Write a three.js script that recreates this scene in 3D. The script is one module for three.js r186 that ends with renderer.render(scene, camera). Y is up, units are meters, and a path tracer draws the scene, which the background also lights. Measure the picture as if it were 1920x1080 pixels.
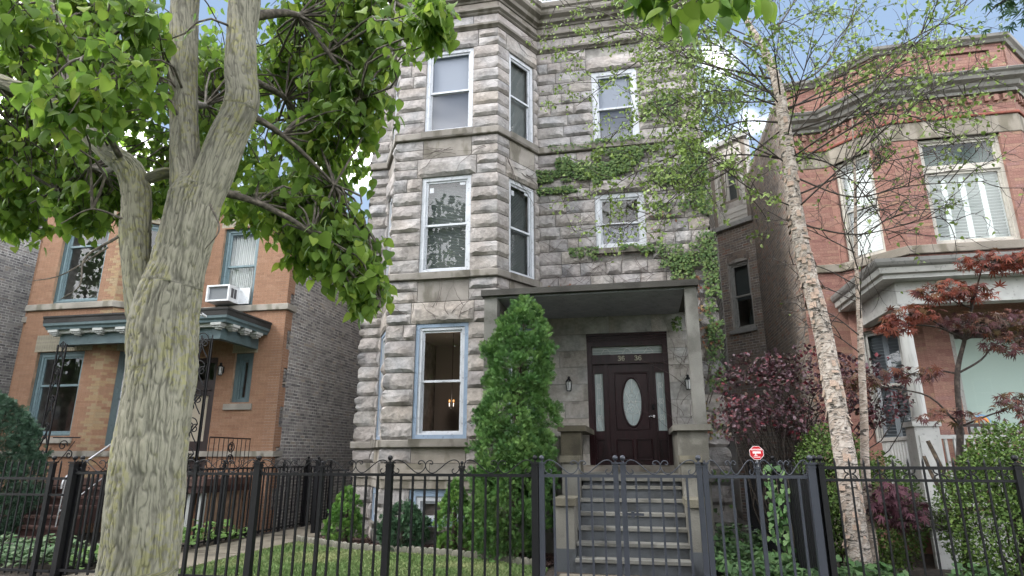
import * as THREE from 'three';
import { mergeGeometries } from 'three/addons/utils/BufferGeometryUtils.js';
import { FontLoader } from 'three/addons/loaders/FontLoader.js';
import { TextGeometry } from 'three/addons/geometries/TextGeometry.js';

// ---------- camera, sky, sun, exposure ----------
const scene = new THREE.Scene();
const camera = new THREE.PerspectiveCamera(49.87, 16 / 9, 0.1, 600);
camera.position.set(0, 1.64, 0);
camera.rotation.order = 'YXZ';
camera.rotation.set(15.3 * Math.PI / 180, 11.5 * Math.PI / 180, 0);

function rng(seed) { let s = seed | 0; return () => { s = (s + 0x6d2b79f5) | 0; let t = Math.imul(s ^ (s >>> 15), 1 | s); t = (t + Math.imul(t ^ (t >>> 7), 61 | t)) ^ t; return ((t ^ (t >>> 14)) >>> 0) / 4294967296; }; }
function hash(x, y, s) { let h = Math.imul(x | 0, 374761393) + Math.imul(y | 0, 668265263) + Math.imul(s | 0, 1274126177); h = Math.imul(h ^ (h >>> 13), 1103515245); h ^= h >>> 16; return (h >>> 0) / 4294967296; }
const mod = (a, n) => ((a % n) + n) % n, lerp = (a, b, t) => a + (b - a) * t, clamp = (x, a = 0, b = 1) => Math.min(b, Math.max(a, x));
const smooth = (a, b, x) => { const t = clamp((x - a) / (b - a)); return t * t * (3 - 2 * t); };
function vnoise(x, y, per, s, perY = per) {                                       // value noise that repeats every per cells
  const xi = Math.floor(x), yi = Math.floor(y), fx = x - xi, fy = y - yi, u = fx * fx * (3 - 2 * fx), v = fy * fy * (3 - 2 * fy);
  const h = (i, j) => hash(mod(i, per), mod(j, perY), s);
  return lerp(lerp(h(xi, yi), h(xi + 1, yi), u), lerp(h(xi, yi + 1), h(xi + 1, yi + 1), u), v);
}
function fbmA(u, v, cu, cv, oct, s, gain = 0.5) { let a = 1, t = 0, n = 0; for (let i = 0; i < oct; i++) { t += a * vnoise(u * cu, v * cv, cu, s + i * 17, cv); n += a; a *= gain; cu *= 2; cv *= 2; } return t / n; }   // cells differ along and across
function fbm(u, v, cells, oct, s, gain = 0.5) { let a = 1, t = 0, n = 0, c = cells; for (let i = 0; i < oct; i++) { t += a * vnoise(u * c, v * c, c, s + i * 17); n += a; a *= gain; c *= 2; } return t / n; }
function h3(x, y, z, s) { return hash(x + 57 * (z | 0), y - 131 * (z | 0), s); }
function noise3(x, y, z, s) {
  const xi = Math.floor(x), yi = Math.floor(y), zi = Math.floor(z), f = (t) => t * t * (3 - 2 * t), u = f(x - xi), v = f(y - yi), w = f(z - zi);
  const L = (k) => lerp(lerp(h3(xi, yi, zi + k, s), h3(xi + 1, yi, zi + k, s), u), lerp(h3(xi, yi + 1, zi + k, s), h3(xi + 1, yi + 1, zi + k, s), u), v);
  return lerp(L(0), L(1), w);
}
function fbm3(x, y, z, s, oct = 5) { let a = 1, t = 0, n = 0, c = 1; for (let i = 0; i < oct; i++) { t += a * noise3(x * c, y * c, z * c, s + i * 31); n += a; a *= 0.55; c *= 2.07; } return t / n; }

function makeSky() {                                                  // broken bright cloud with blue gaps all round
  const W = 1024, H = 512, d = new Float32Array(W * H * 4);
  for (let j = 0; j < H; j++) for (let i = 0; i < W; i++) {
    const lat = (j + 0.5) / H * Math.PI - Math.PI / 2, lon = (i + 0.5) / W * 2 * Math.PI - Math.PI;
    const y = Math.sin(lat), c = Math.cos(lat), x = c * Math.cos(lon), z = c * Math.sin(lon);
    const yy = Math.max(y, 0.0), k = 1 / (yy + 0.32);
    const n = fbm3(x * k * 2.1 + 11.3, yy * 1.3 + 4.1, z * k * 2.1 + 2.2, 5);
    const n2 = fbm3(x * k * 6 + 3.3, yy * 3, z * k * 6 + 8.8, 9, 4);
    let cl = smooth(0.39, 0.50, n + (n2 - 0.5) * 0.13);
    cl = lerp(cl, 1, smooth(0.14, 0.0, y) * 0.75);
    const t = Math.pow(1 - yy, 2);
    const b = [lerp(0.046, 0.097, t), lerp(0.069, 0.12, t), lerp(0.107, 0.152, t)], w = 0.58 + 0.70 * n2, cc = [w * 0.985, w, w * 1.03];
    const g = y < 0 ? 0.35 : 1, o = (j * W + i) * 4;
    for (let q = 0; q < 3; q++) d[o + q] = lerp(b[q], cc[q], cl) * g;
    d[o + 3] = 1;
  }
  const t = new THREE.DataTexture(d, W, H, THREE.RGBAFormat, THREE.FloatType);
  t.mapping = THREE.EquirectangularReflectionMapping; t.magFilter = THREE.LinearFilter; t.minFilter = THREE.LinearFilter; t.needsUpdate = true;
  return t;
}
const sky = makeSky();
scene.background = sky; scene.environment = sky;
const sun = new THREE.DirectionalLight(new THREE.Color().setRGB(1, 0.965, 0.91), 0.6);
sun.position.set(-17, 20, -1); sun.target.position.set(-2, 2, -11); scene.add(sun, sun.target);
sun.castShadow = true; sun.shadow.radius = 40; sun.shadow.mapSize.set(2048, 2048);
Object.assign(sun.shadow.camera, { left: -25, right: 25, top: 25, bottom: -25, near: 1, far: 80 });
const renderer = new THREE.WebGLRenderer({ antialias: true });
renderer.toneMapping = THREE.LinearToneMapping;
renderer.toneMappingExposure = 7.4;
renderer.shadowMap.enabled = true;

// ---------- textures and materials ----------
function tex(size, fn, rep = 1, srgb = true) {
  const d = new Uint8Array(size * size * 4);
  for (let j = 0; j < size; j++) for (let i = 0; i < size; i++) {
    const c = fn(i / size, j / size), o = (j * size + i) * 4;
    if (typeof c === 'number') d[o] = d[o + 1] = d[o + 2] = clamp(c) * 255; else { d[o] = clamp(c[0]) * 255; d[o + 1] = clamp(c[1]) * 255; d[o + 2] = clamp(c[2]) * 255; }
    d[o + 3] = 255;
  }
  const t = new THREE.DataTexture(d, size, size, THREE.RGBAFormat);
  t.wrapS = t.wrapT = THREE.RepeatWrapping; t.repeat.set(1 / rep, 1 / rep); t.magFilter = THREE.LinearFilter; t.minFilter = THREE.LinearMipmapLinearFilter; t.generateMipmaps = true;
  if (srgb) t.colorSpace = THREE.SRGBColorSpace;
  t.needsUpdate = true; return t;
}
const grey = (g, dr = 0, db = 0) => [g + dr, g, g + db];
const T = {};
T.stone = tex(512, (u, v) => { const a = fbm(u, v, 4, 5, 1), b = fbm(u, v, 32, 3, 2), st = smooth(0.56, 0.78, fbm(u + 0.3, v * 0.5, 6, 5, 3)); let g = 0.80 + (a - 0.5) * 0.22 + (b - 0.5) * 0.18; const w = (fbm(u, v, 3, 3, 8) - 0.5) * 0.05; g *= 1 - 0.14 * st; return [g + 0.005 + w, g, g - 0.005 - w]; }, 1.6);
T.stoneB = tex(512, (u, v) => 0.5 * fbm(u, v, 10, 5, 21, 0.62) + 0.5 * fbm(u, v, 40, 4, 22, 0.7), 0.8, false);
T.ashlar = tex(512, (u, v) => { const a = fbm(u, v, 5, 5, 31), s = smooth(0.52, 0.75, fbm(u, v * 0.4, 9, 4, 33)); const g = (0.72 + (a - 0.5) * 0.34 + (hash(u * 512, v * 512, 3) - 0.5) * 0.07) * (1 - 0.22 * s); return [g + 0.015, g, g - 0.02 - 0.02 * s]; }, 1.9);
T.grain = tex(256, (u, v) => 0.5 * fbm(u, v, 16, 4, 41) + 0.5 * hash(u * 256, v * 256, 7), 0.5, false);
T.concrete = tex(512, (u, v) => { const a = fbm(u, v, 4, 6, 51), b = hash(u * 512, v * 512, 5), s = smooth(0.5, 0.72, fbm(u, v, 7, 5, 52)); const g = 0.72 + (a - 0.5) * 0.3 + (b - 0.5) * 0.1 - s * 0.14; return [g + 0.01, g, g - 0.03]; }, 2.3);
T.brick = tex(256, (u, v) => { const g = 0.78 + (fbm(u, v, 8, 4, 61) - 0.5) * 0.4 + (hash(u * 256, v * 256, 2) - 0.5) * 0.12; return grey(g); }, 0.6);
T.mortar = tex(256, (u, v) => grey(0.75 + (fbm(u, v, 6, 5, 66) - 0.5) * 0.45 + (hash(u * 256, v * 256, 9) - 0.5) * 0.1), 0.9);
function barkHeight(u, v) {                                           // long upright fissures that meander and meet, over flaking ridges
  const w = (fbmA(u, v, 6, 4, 4, 71) - 0.5) * 0.05, line = (cu, cv, s, t) => smooth(0, t, Math.abs(vnoise((u + w) * cu, v * cv, cu, s, cv) - 0.5)), q = fbmA(u + w, v, 130, 34, 3, 76, 0.7);
  return clamp((0.45 + 0.55 * line(52, 5, 74, 0.16)) * (0.45 + 0.55 * line(96, 12, 75, 0.15)) * 0.95 + 0.7 * (q - 0.5));
}
T.bark = tex(1024, (u, v) => { const h = barkHeight(u, v), a = fbm(u, v, 4, 5, 75), y = smooth(0.44, 0.6, fbmA(u, v, 9, 5, 5, 77)) * smooth(0.4, 0.6, fbm(u, v, 60, 2, 78)) * 0.8, g = 0.43 + 0.28 * h + (a - 0.5) * 0.24; return [g * lerp(1.0, 1.03, y), g * lerp(0.98, 1.01, y), g * lerp(0.93, 0.76, y)]; }, 1.5);
T.barkB = tex(1024, (u, v) => barkHeight(u, v), 1.5, false);
T.twig = tex(128, (u, v) => grey(0.6 + (fbm(u, v, 8, 4, 81) - 0.5) * 0.7, 0.02, -0.03), 0.25);
const birchSheet = (u, v) => { const w = (fbmA(u, v, 10, 14, 3, 91) - 0.5) * 0.10; return fbmA(u + w, v + w, 24, 30, 4, 92, 0.6); };
T.birch = tex(1024, (u, v) => {                                       // pale peeling sheets over salmon inner bark, with dark scars
  const e = birchSheet(u, v), sheet = smooth(0.40, 0.56, e), tone = fbmA(u, v, 22, 30, 4, 93), dark = smooth(0.67, 0.73, fbmA(u, v, 9, 20, 4, 94, 0.6)), lent = smooth(0.72, 0.84, vnoise(u * 18, v * 130, 18, 95, 130)) * 0.3, edge = smooth(0.03, 0.0, Math.abs(e - 0.48)) * 0.22;
  const c = [lerp(0.80, 0.87, sheet), lerp(0.74, 0.83, sheet), lerp(0.69, 0.795, sheet)], k = (0.82 + 0.34 * tone) * (1 - 0.5 * dark) * (1 - lent) * (1 - edge);
  return c.map((x) => x * k);
}, 1.0);
T.birchB = tex(512, (u, v) => 0.6 * smooth(0.38, 0.55, birchSheet(u, v)) + 0.4 * fbm(u, v, 24, 4, 97), 1.0, false);
T.soil = tex(512, (u, v) => { const g = 0.55 + (fbm(u, v, 24, 5, 101, 0.7) - 0.5) * 0.9; return [g * 1.05, g * 0.95, g * 0.9]; }, 1.4);
T.soilB = tex(256, (u, v) => fbm(u, v, 20, 4, 105, 0.75), 0.7, false);
T.wood = tex(256, (u, v) => { const g = 0.72 + (fbm(u * 1, v * 0.12, 32, 4, 111) - 0.5) * 0.5; return [g, g * 0.97, g * 0.97]; }, 0.8);
T.paint = tex(256, (u, v) => { const g = 0.90 + (fbm(u, v, 6, 5, 121) - 0.5) * 0.18 - smooth(0.68, 0.74, fbm(u, v, 24, 3, 122)) * 0.12; return grey(g); }, 0.9);
T.lawn = tex(512, (u, v) => { const a = fbm(u, v, 6, 5, 131), b = hash(u * 512, v * 512, 4); return [0.50 + (a - 0.5) * 0.5 + (b - 0.5) * 0.3, 0.62 + (a - 0.5) * 0.3 + (b - 0.5) * 0.3, 0.36 + (a - 0.5) * 0.2 + (b - 0.5) * 0.2]; }, 1.1);

function mat(rgb, rough = 0.85, o = {}) {
  const { map, bump, bs = 0.004, metal = 0, ...rest } = o;
  const m = new (Object.keys(rest).some((k) => /transmission|clearcoat|sheen|ior|thickness|specular/.test(k)) ? THREE.MeshPhysicalMaterial : THREE.MeshStandardMaterial)({ roughness: rough, metalness: metal, ...rest });
  m.color.setRGB(...rgb); if (map) m.map = map; if (bump) { m.bumpMap = bump; m.bumpScale = bs; }
  return m;
}
const M = {
  blackIron: mat([0.0045, 0.0045, 0.006], 0.5, { specularIntensity: 0.55, bump: T.grain, bs: 0.0008 }),
  greyIron: mat([0.027, 0.030, 0.042], 0.4, { bump: T.grain, bs: 0.0008 }),
  glass: mat([1, 1, 1], 0.0, { transmission: 1, thickness: 0, ior: 1.5 }),
  leadGlass: mat([0.46, 0.54, 0.54], 0.25, { transmission: 0.35, thickness: 0, ior: 1.5, bump: T.grain, bs: 0.004 }),
  whiteFrame: mat([0.50, 0.52, 0.56], 0.4, { map: T.paint }),
  blueFrame: mat([0.22, 0.29, 0.39], 0.5, { map: T.paint }),
  room: mat([0.20, 0.185, 0.175], 0.9), roomDark: mat([0.10, 0.095, 0.09], 0.9),
  blindDark: mat([0.045, 0.056, 0.056], 0.7), blindPale: mat([0.19, 0.21, 0.25], 0.8), screen: mat([0.075, 0.083, 0.105], 0.8),
  roof: mat([0.05, 0.05, 0.052], 0.9, { map: T.concrete }),
};

// ---------- helpers ----------
const taken = {};
function numbered(name) { const n = taken[name] = (taken[name] ?? -1) + 1; return n ? name + '_' + String(n).padStart(3, '0') : name; }
function thing(name, label, category, pos = [0, 0, 0], group) { const o = new THREE.Group(); o.name = numbered(name); o.position.set(...pos); o.userData = { label, category }; if (group) o.userData.group = group; scene.add(o); return o; }
function tag(o, label, category, group) { o.name = numbered(o.name); o.userData = { ...o.userData, label, category }; if (group) o.userData.group = group; scene.add(o); return o; }
function mesh(name, geo, m, parent, pos, ry) {
  const o = new THREE.Mesh(Array.isArray(geo) ? merge(geo) : geo, m); o.name = name; o.castShadow = o.receiveShadow = true;
  if (pos) o.position.set(...pos); if (ry) o.rotation.y = ry; if (parent) parent.add(o); return o;
}
function structure(name, geo, m) { const o = mesh(name, geo, m, scene); o.userData.kind = 'structure'; return o; }
function merge(list) {
  const l = list.flat(9).map((g) => { const n = g.index ? g.toNonIndexed() : g; for (const k of Object.keys(n.attributes)) if (!['position', 'normal', 'uv'].includes(k)) n.deleteAttribute(k); return n; });
  return mergeGeometries(l);
}
function bx(w, h, d, x = 0, y = 0, z = 0) {                            // box centred at x, y, z; uv in metres
  const g = new THREE.BoxGeometry(w, h, d), uv = g.attributes.uv, s = [[d, h], [d, h], [w, d], [w, d], [w, h], [w, h]], o = (x * 7.31 + y * 3.17 + z * 5.77) % 3;
  for (let i = 0; i < 24; i++) { const f = s[i >> 2]; uv.setXY(i, uv.getX(i) * f[0] + o, uv.getY(i) * f[1] + o * 1.7); }
  return g.translate(x, y, z);
}
const bb = (x0, x1, y0, y1, z0, z1) => bx(x1 - x0, y1 - y0, z1 - z0, (x0 + x1) / 2, (y0 + y1) / 2, (z0 + z1) / 2);
function rot(g, ry, x = 0, y = 0, z = 0) { return g.rotateY(ry).translate(x, y, z); }
function tubeGeo(pts, radii, seg = 8, o = {}) {                        // tapered tube through pts; radii per point; uv in metres
  const { steps = Math.max(2, (pts.length - 1) * 4), wob = 0, seed = 1, closed = true, wobF = 3, relief } = o;
  const V = pts.map((p) => new THREE.Vector3(...p)), c = new THREE.CatmullRomCurve3(V, false, 'centripetal'), n = pts.length - 1;
  const pos = [], nor = [], uv = [], idx = []; let N = null, prevT = null, len = 0, prevP = null;
  for (let i = 0; i <= steps; i++) {
    const t = i / steps, p = c.getPoint(t), tg = c.getTangent(t), k = Math.min(n - 1, Math.floor(t * n)), r = Array.isArray(radii) ? lerp(radii[k], radii[k + 1], t * n - k) : radii;
    if (!N) { N = new THREE.Vector3(0, 0, 1).cross(tg); if (N.lengthSq() < 1e-4) N.set(1, 0, 0); N.normalize(); } else { N.applyQuaternion(new THREE.Quaternion().setFromUnitVectors(prevT, tg)); }
    prevT = tg.clone(); if (prevP) len += p.distanceTo(prevP); prevP = p.clone();
    const B = tg.clone().cross(N);
    for (let j = 0; j <= seg; j++) {
      const a = j / seg * Math.PI * 2, ca = Math.cos(a), sa = Math.sin(a), dx = N.x * ca + B.x * sa, dy = N.y * ca + B.y * sa, dz = N.z * ca + B.z * sa;
      const um = j / seg * Math.max(0.05, Math.round(2 * Math.PI * r * 4) / 4 || 0.05), rr = (relief ? relief(um, len) : 0) + r * (1 + (wob ? wob * (noise3((p.x + dx * r) * wobF + 50, (p.y + dy * r) * wobF * 0.6 + 50, (p.z + dz * r) * wobF + 50, seed) - 0.5) * 2 : 0));
      pos.push(p.x + dx * rr, p.y + dy * rr, p.z + dz * rr); nor.push(dx, dy, dz); uv.push(j / seg * Math.max(0.05, Math.round(2 * Math.PI * r * 4) / 4 || 0.05), len);
    }
  }
  const s = seg + 1;
  for (let i = 0; i < steps; i++) for (let j = 0; j < seg; j++) { const a = i * s + j; idx.push(a, a + 1, a + s, a + 1, a + s + 1, a + s); }
  if (closed) for (const e of [0, steps]) { const base = e * s; for (let j = 1; j < seg - 1; j++) e ? idx.push(base, base + j, base + j + 1) : idx.push(base, base + j + 1, base + j); }
  const g = new THREE.BufferGeometry(); g.setAttribute('position', new THREE.Float32BufferAttribute(pos, 3)); g.setAttribute('normal', new THREE.Float32BufferAttribute(nor, 3)); g.setAttribute('uv', new THREE.Float32BufferAttribute(uv, 2)); g.setIndex(idx);
  if (wob || relief) { g.computeVertexNormals(); if (relief) { const a = g.attributes.normal; for (let i = 0; i <= steps; i++) { const p = i * s, q = p + seg, x = a.getX(p) + a.getX(q), y = a.getY(p) + a.getY(q), z = a.getZ(p) + a.getZ(q), l = Math.hypot(x, y, z) || 1; a.setXYZ(p, x / l, y / l, z / l); a.setXYZ(q, x / l, y / l, z / l); } } }
  return g;
}
const bar = (a, b, r, seg = 6) => tubeGeo([a, b], r, seg, { steps: 1 });
function ball(r, x, y, z, w = 12, h = 8) { return new THREE.SphereGeometry(r, w, h).translate(x, y, z); }
function cyl(r0, r1, h, x, y, z, seg = 16) { return new THREE.CylinderGeometry(r1, r0, h, seg).translate(x, y + h / 2, z); }
function prism(points, y0, y1) {                                      // closed plan outline [[x, z], ...] pulled up from y0 to y1
  const s = new THREE.Shape(points.map(([x, z]) => new THREE.Vector2(x, -z)));
  return new THREE.ExtrudeGeometry(s, { depth: y1 - y0, bevelEnabled: false }).rotateX(-Math.PI / 2).translate(0, y0, 0);
}
function profileRun(path, prof) {                                      // a moulding: profile [[out, y], ...] swept along a plan path [[x, z], ...], outside to the right of travel seen from above
  const n = path.length, nrm = [], pos = [], uv = [], idx = [];
  for (let i = 0; i < n - 1; i++) { const dx = path[i + 1][0] - path[i][0], dz = path[i + 1][1] - path[i][1], l = Math.hypot(dx, dz); nrm.push([-dz / l, dx / l]); }
  const at = (i) => { const a = nrm[Math.max(0, i - 1)], b = nrm[Math.min(n - 2, i)], k = 1 + a[0] * b[0] + a[1] * b[1]; return [(a[0] + b[0]) / k, (a[1] + b[1]) / k]; };
  let u = 0;
  for (let i = 0; i < n - 1; i++) {
    const l = Math.hypot(path[i + 1][0] - path[i][0], path[i + 1][1] - path[i][1]), A = at(i), B = at(i + 1); let v = 0;
    for (let k = 0; k < prof.length - 1; k++) {
      const [o0, y0] = prof[k], [o1, y1] = prof[k + 1], dl = Math.hypot(o1 - o0, y1 - y0), b = pos.length / 3;
      pos.push(path[i][0] + A[0] * o0, y0, path[i][1] + A[1] * o0, path[i + 1][0] + B[0] * o0, y0, path[i + 1][1] + B[1] * o0, path[i + 1][0] + B[0] * o1, y1, path[i + 1][1] + B[1] * o1, path[i][0] + A[0] * o1, y1, path[i][1] + A[1] * o1);
      uv.push(u, v, u + l, v, u + l, v + dl, u, v + dl); idx.push(b, b + 1, b + 2, b, b + 2, b + 3); v += dl;
    }
    u += l;
  }
  for (const e of [0, n - 1]) { const A = at(e), b = pos.length / 3; for (const [o, y] of prof) { pos.push(path[e][0] + A[0] * o, y, path[e][1] + A[1] * o); uv.push(o, y); } for (let k = 1; k < prof.length - 1; k++) idx.push(b, b + k, b + k + 1); }
  const g = new THREE.BufferGeometry(); g.setAttribute('position', new THREE.Float32BufferAttribute(pos, 3)); g.setAttribute('uv', new THREE.Float32BufferAttribute(uv, 2)); g.setIndex(idx);
  const q = g.toNonIndexed(); q.computeVertexNormals(); return q;
}
function rebase(o, x, y, z) { o.position.set(x, y, z); for (const c of o.children) { c.position.x -= x; c.position.y -= y; c.position.z -= z; } return o; }
// A face of a wall: starts at plan point a, runs to plan point b, with its outside on the right of travel seen from above
function face(a, b) { const dx = b[0] - a[0], dz = b[1] - a[1], L = Math.hypot(dx, dz), t = [dx / L, dz / L], n = [-dz / L, dx / L]; return { a, b, L, t, n, ry: Math.atan2(n[0], n[1]), at: (u, out = 0) => [a[0] + t[0] * u + n[0] * out, a[1] + t[1] * u + n[1] * out] }; }
function onFace(g, f, u = 0, y = 0, out = 0) { const [x, z] = f.at(u, out); return g.rotateY(f.ry).translate(x, y, z); }   // geometry whose +z looks outwards
function wallCore(f, y0, y1, holes, depth, back = 0, e0 = 0, e1 = 0) {  // slab with openings, its front face at -back behind the face
  const s = new THREE.Shape([[-e0, y0], [f.L + e1, y0], [f.L + e1, y1], [-e0, y1]].map((p) => new THREE.Vector2(...p)));
  for (const [u0, u1, v0, v1] of holes) s.holes.push(new THREE.Path([[u0, v0], [u0, v1], [u1, v1], [u1, v0]].map((p) => new THREE.Vector2(...p))));
  return onFace(new THREE.ExtrudeGeometry(s, { depth, bevelEnabled: false }).translate(0, 0, -depth - back), f);
}
const camP = new THREE.Vector3(0, 1.64, 0);
function seenSize(x, y, z, w) { const d = Math.hypot(x, y - 1.64, z); const ang = Math.atan2(x, -z) + 11.5 * Math.PI / 180; return Math.abs(ang) < 0.72 ? w / d : w / d * 0.05; }
// Bricks of one wall face as real boxes. Collected per house; the 300 that show largest become parts, the others one part of kind stuff.
function bricks(store, wall, f, y0, y1, holes, o) {
  const { len = 0.205, ht = 0.072, joint = 0.009, proud = 0.006, dep = 0.05, pick, seed = 1, header = 0 } = o, R = rng(seed), rows = Math.round((y1 - y0) / ht), h = (y1 - y0) / rows;
  for (let r = 0; r < rows; r++) {
    const yb = y0 + r * h, yc = yb + h / 2, hd = header && r % header === header - 1, l = hd ? len / 2 : len;
    let u = -((r % 2) * l / 2) - (hd ? l / 4 : 0);
    for (; u < f.L - 0.01; u += l) {
      let parts = [[Math.max(0, u), Math.min(f.L, u + l)]];
      for (const [a, b, c, d] of holes) if (yc > c && yc < d) parts = parts.flatMap(([p, q]) => q <= a || p >= b ? [[p, q]] : [[p, Math.min(q, a)], [Math.max(p, b), q]].filter(([m, k]) => k - m > 0.02));
      for (const [p, q] of parts) {
        if (q - p < 0.025) continue;
        const w = q - p - joint, uc = (p + q) / 2, out = proud + (R() - 0.5) * (o.uneven ?? 0.004), [x, z] = f.at(uc, out - dep / 2), tone = pick(uc, yc, R, r);
        store.push({ wall, x, y: yc, z, w, h: h - joint, d: dep, ry: f.ry, tilt: (R() - 0.5) * (o.tilt ?? 0.006), tone, show: seenSize(x, yc, z, w) });
      }
    }
  }
}
const unitBox = bx(1, 1, 1);
function layBricks(store, mats, most = 300) {
  store.sort((a, b) => b.show - a.show);
  const rest = new Map(), Q = new THREE.Quaternion(), E = new THREE.Euler(), m4 = new THREE.Matrix4();
  store.forEach((b, i) => {
    if (i < most) { const o = mesh('brick', unitBox, mats[b.tone], b.wall, [b.x, b.y, b.z], b.ry); o.rotation.z = b.tilt; o.scale.set(b.w, b.h, b.d); return; }
    if (!rest.has(b.wall)) rest.set(b.wall, []); rest.get(b.wall).push(b);
  });
  for (const [wall, l] of rest) {
    const byTone = new Map(); l.forEach((b) => { if (!byTone.has(b.tone)) byTone.set(b.tone, []); byTone.get(b.tone).push(b); });
    const im = new THREE.InstancedMesh(unitBox, mats.base, l.length); im.name = 'bricks'; im.userData.kind = 'stuff'; im.castShadow = im.receiveShadow = true;
    l.forEach((b, i) => { E.set(0, b.ry, b.tilt, 'YXZ'); m4.compose(new THREE.Vector3(b.x, b.y, b.z), Q.setFromEuler(E), new THREE.Vector3(b.w, b.h, b.d)); im.setMatrixAt(i, m4); im.setColorAt(i, mats[b.tone].color); });
    wall.add(im);
  }
}
function brickMats(cols) { const a = cols.map((c) => mat(c, 0.9, { map: T.brick, bump: T.grain, bs: 0.002 })); a.base = mat([1, 1, 1], 0.9, { map: T.brick, bump: T.grain, bs: 0.002 }); return a; }

// A sash window as a part: group at the middle of the sill, +z looking out. Sub-parts: frame, sash, pane, blind
function sashWindow(parent, f, u, y, w, h, o = {}) {
  const { frame = M.whiteFrame, sash = frame, trim = 0, trimMat = frame, set = 0.06, fw = 0.075, rail = 0.5, behind, single = false, name = 'window', sw = 0.045, fixedTop = 0 } = o;
  const g = new THREE.Group(); g.name = name; const [x, z] = f.at(u, -set); g.position.set(x, y, z); g.rotation.y = f.ry; parent.add(g);
  const ring = (x0, x1, y0, y1, t, z0, z1, tb = t) => [bb(x0, x0 + t, y0, y1, z0, z1), bb(x1 - t, x1, y0, y1, z0, z1), bb(x0 + t, x1 - t, y1 - t, y1, z0, z1), bb(x0 + t, x1 - t, y0, y0 + tb, z0, z1)];
  let x0 = -w / 2, x1 = w / 2, y0 = 0, y1 = h;
  if (trim) { mesh('trim', ring(x0, x1, y0, y1, trim, -0.06, 0.02), trimMat, g); x0 += trim; x1 -= trim; y0 += trim * 0.6; y1 -= trim; }
  mesh('frame', [...ring(x0, x1, y0, y1, fw, -0.10, 0.0), ...ring(x0 + fw - 0.002, x1 - fw + 0.002, y0 + fw - 0.002, y1 - fw + 0.002, 0.02, -0.10, -0.028)], frame, g);
  x0 += fw; x1 -= fw; y0 += fw * 0.8; y1 -= fw;
  const ym = lerp(y0, y1, rail), pane = (a, b, c, d, zz) => mesh('pane', bb(a, b, c, d, zz - 0.003, zz).translate(0, 0, 0), M.glass, g);
  if (single) { mesh('sash', ring(x0, x1, y0, y1, sw, -0.075, -0.035), sash, g); pane1(g, x0 + sw, x1 - sw, y0 + sw, y1 - sw, -0.055); }
  else {
    mesh('sash', ring(x0, x1, ym - 0.025, y1, sw, -0.066, -0.034), sash, g); pane1(g, x0 + sw, x1 - sw, ym + sw - 0.025, y1 - sw, -0.05);
    mesh('sash', ring(x0, x1, y0, ym + 0.02, sw, -0.098, -0.069, sw * 1.3), sash, g); pane1(g, x0 + sw, x1 - sw, y0 + sw, ym - sw + 0.02, -0.083);
  }
  if (behind) behind(g, x0, x1, y0, y1, ym);
  return g;
}
function pane1(g, x0, x1, y0, y1, z, m = M.glass) { const p = new THREE.PlaneGeometry(x1 - x0 + 0.01, y1 - y0 + 0.01).translate((x0 + x1) / 2, (y0 + y1) / 2, z); return mesh('pane', p, m, g); }
const slatBlind = (m, pitch = 0.045, tilt = 0.9, z = -0.16) => (g, x0, x1, y0, y1) => { const l = []; for (let y = y0 + 0.02; y < y1; y += pitch) l.push(new THREE.PlaneGeometry(x1 - x0, pitch * 1.05).rotateX(-tilt + 0.35).translate((x0 + x1) / 2, y, z)); mesh('blind', l, m, g); };
const flatBlind = (m, from = 0, to = 1, z = -0.16) => (g, x0, x1, y0, y1) => mesh('blind', bb(x0 - 0.02, x1 + 0.02, lerp(y0, y1, from), lerp(y0, y1, to), z - 0.01, z), m, g);
// ---------- ground ----------
const GM = {
  earth: mat([0.10, 0.085, 0.065], 0.97, { map: T.soil, bump: T.soilB, bs: 0.02 }), mulch: mat([0.052, 0.030, 0.024], 0.97, { map: T.soil, bump: T.soilB, bs: 0.03 }),
  lawn: mat([0.115, 0.20, 0.06], 0.95, { map: T.lawn, bump: T.soilB, bs: 0.02 }), path: mat([0.30, 0.265, 0.215], 0.92, { map: T.concrete, bump: T.grain, bs: 0.003 }), walk: mat([0.42, 0.40, 0.37], 0.9, { map: T.concrete, bump: T.grain, bs: 0.003 }), asphalt: mat([0.06, 0.06, 0.062], 0.92, { map: T.concrete, bump: T.grain, bs: 0.004 }),
};
function sheet(points, y) { const s = new THREE.Shape(points.map(([x, z]) => new THREE.Vector2(x, -z))), g = new THREE.ShapeGeometry(s).rotateX(-Math.PI / 2).translate(0, y, 0), uv = g.attributes.uv, p = g.attributes.position; for (let i = 0; i < uv.count; i++) uv.setXY(i, p.getX(i), p.getZ(i)); return g; }
const rect = (x0, x1, z0, z1) => [[x0, z0], [x1, z0], [x1, z1], [x0, z1]];
structure('ground', sheet(rect(-250, 250, -250, 250), 0), GM.earth);
structure('parkway_grass', sheet(rect(-60, 60, -6.1, 2.2), 0.008), GM.lawn);
structure('sidewalk', bb(-60, 60, -0.05, 0.02, -7.85, -6.1), GM.walk);
structure('kerb', bb(-60, 60, -0.05, 0.03, 2.2, 2.4), GM.walk);
structure('road', sheet(rect(-60, 60, 2.4, 11), 0.006), GM.asphalt);
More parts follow.
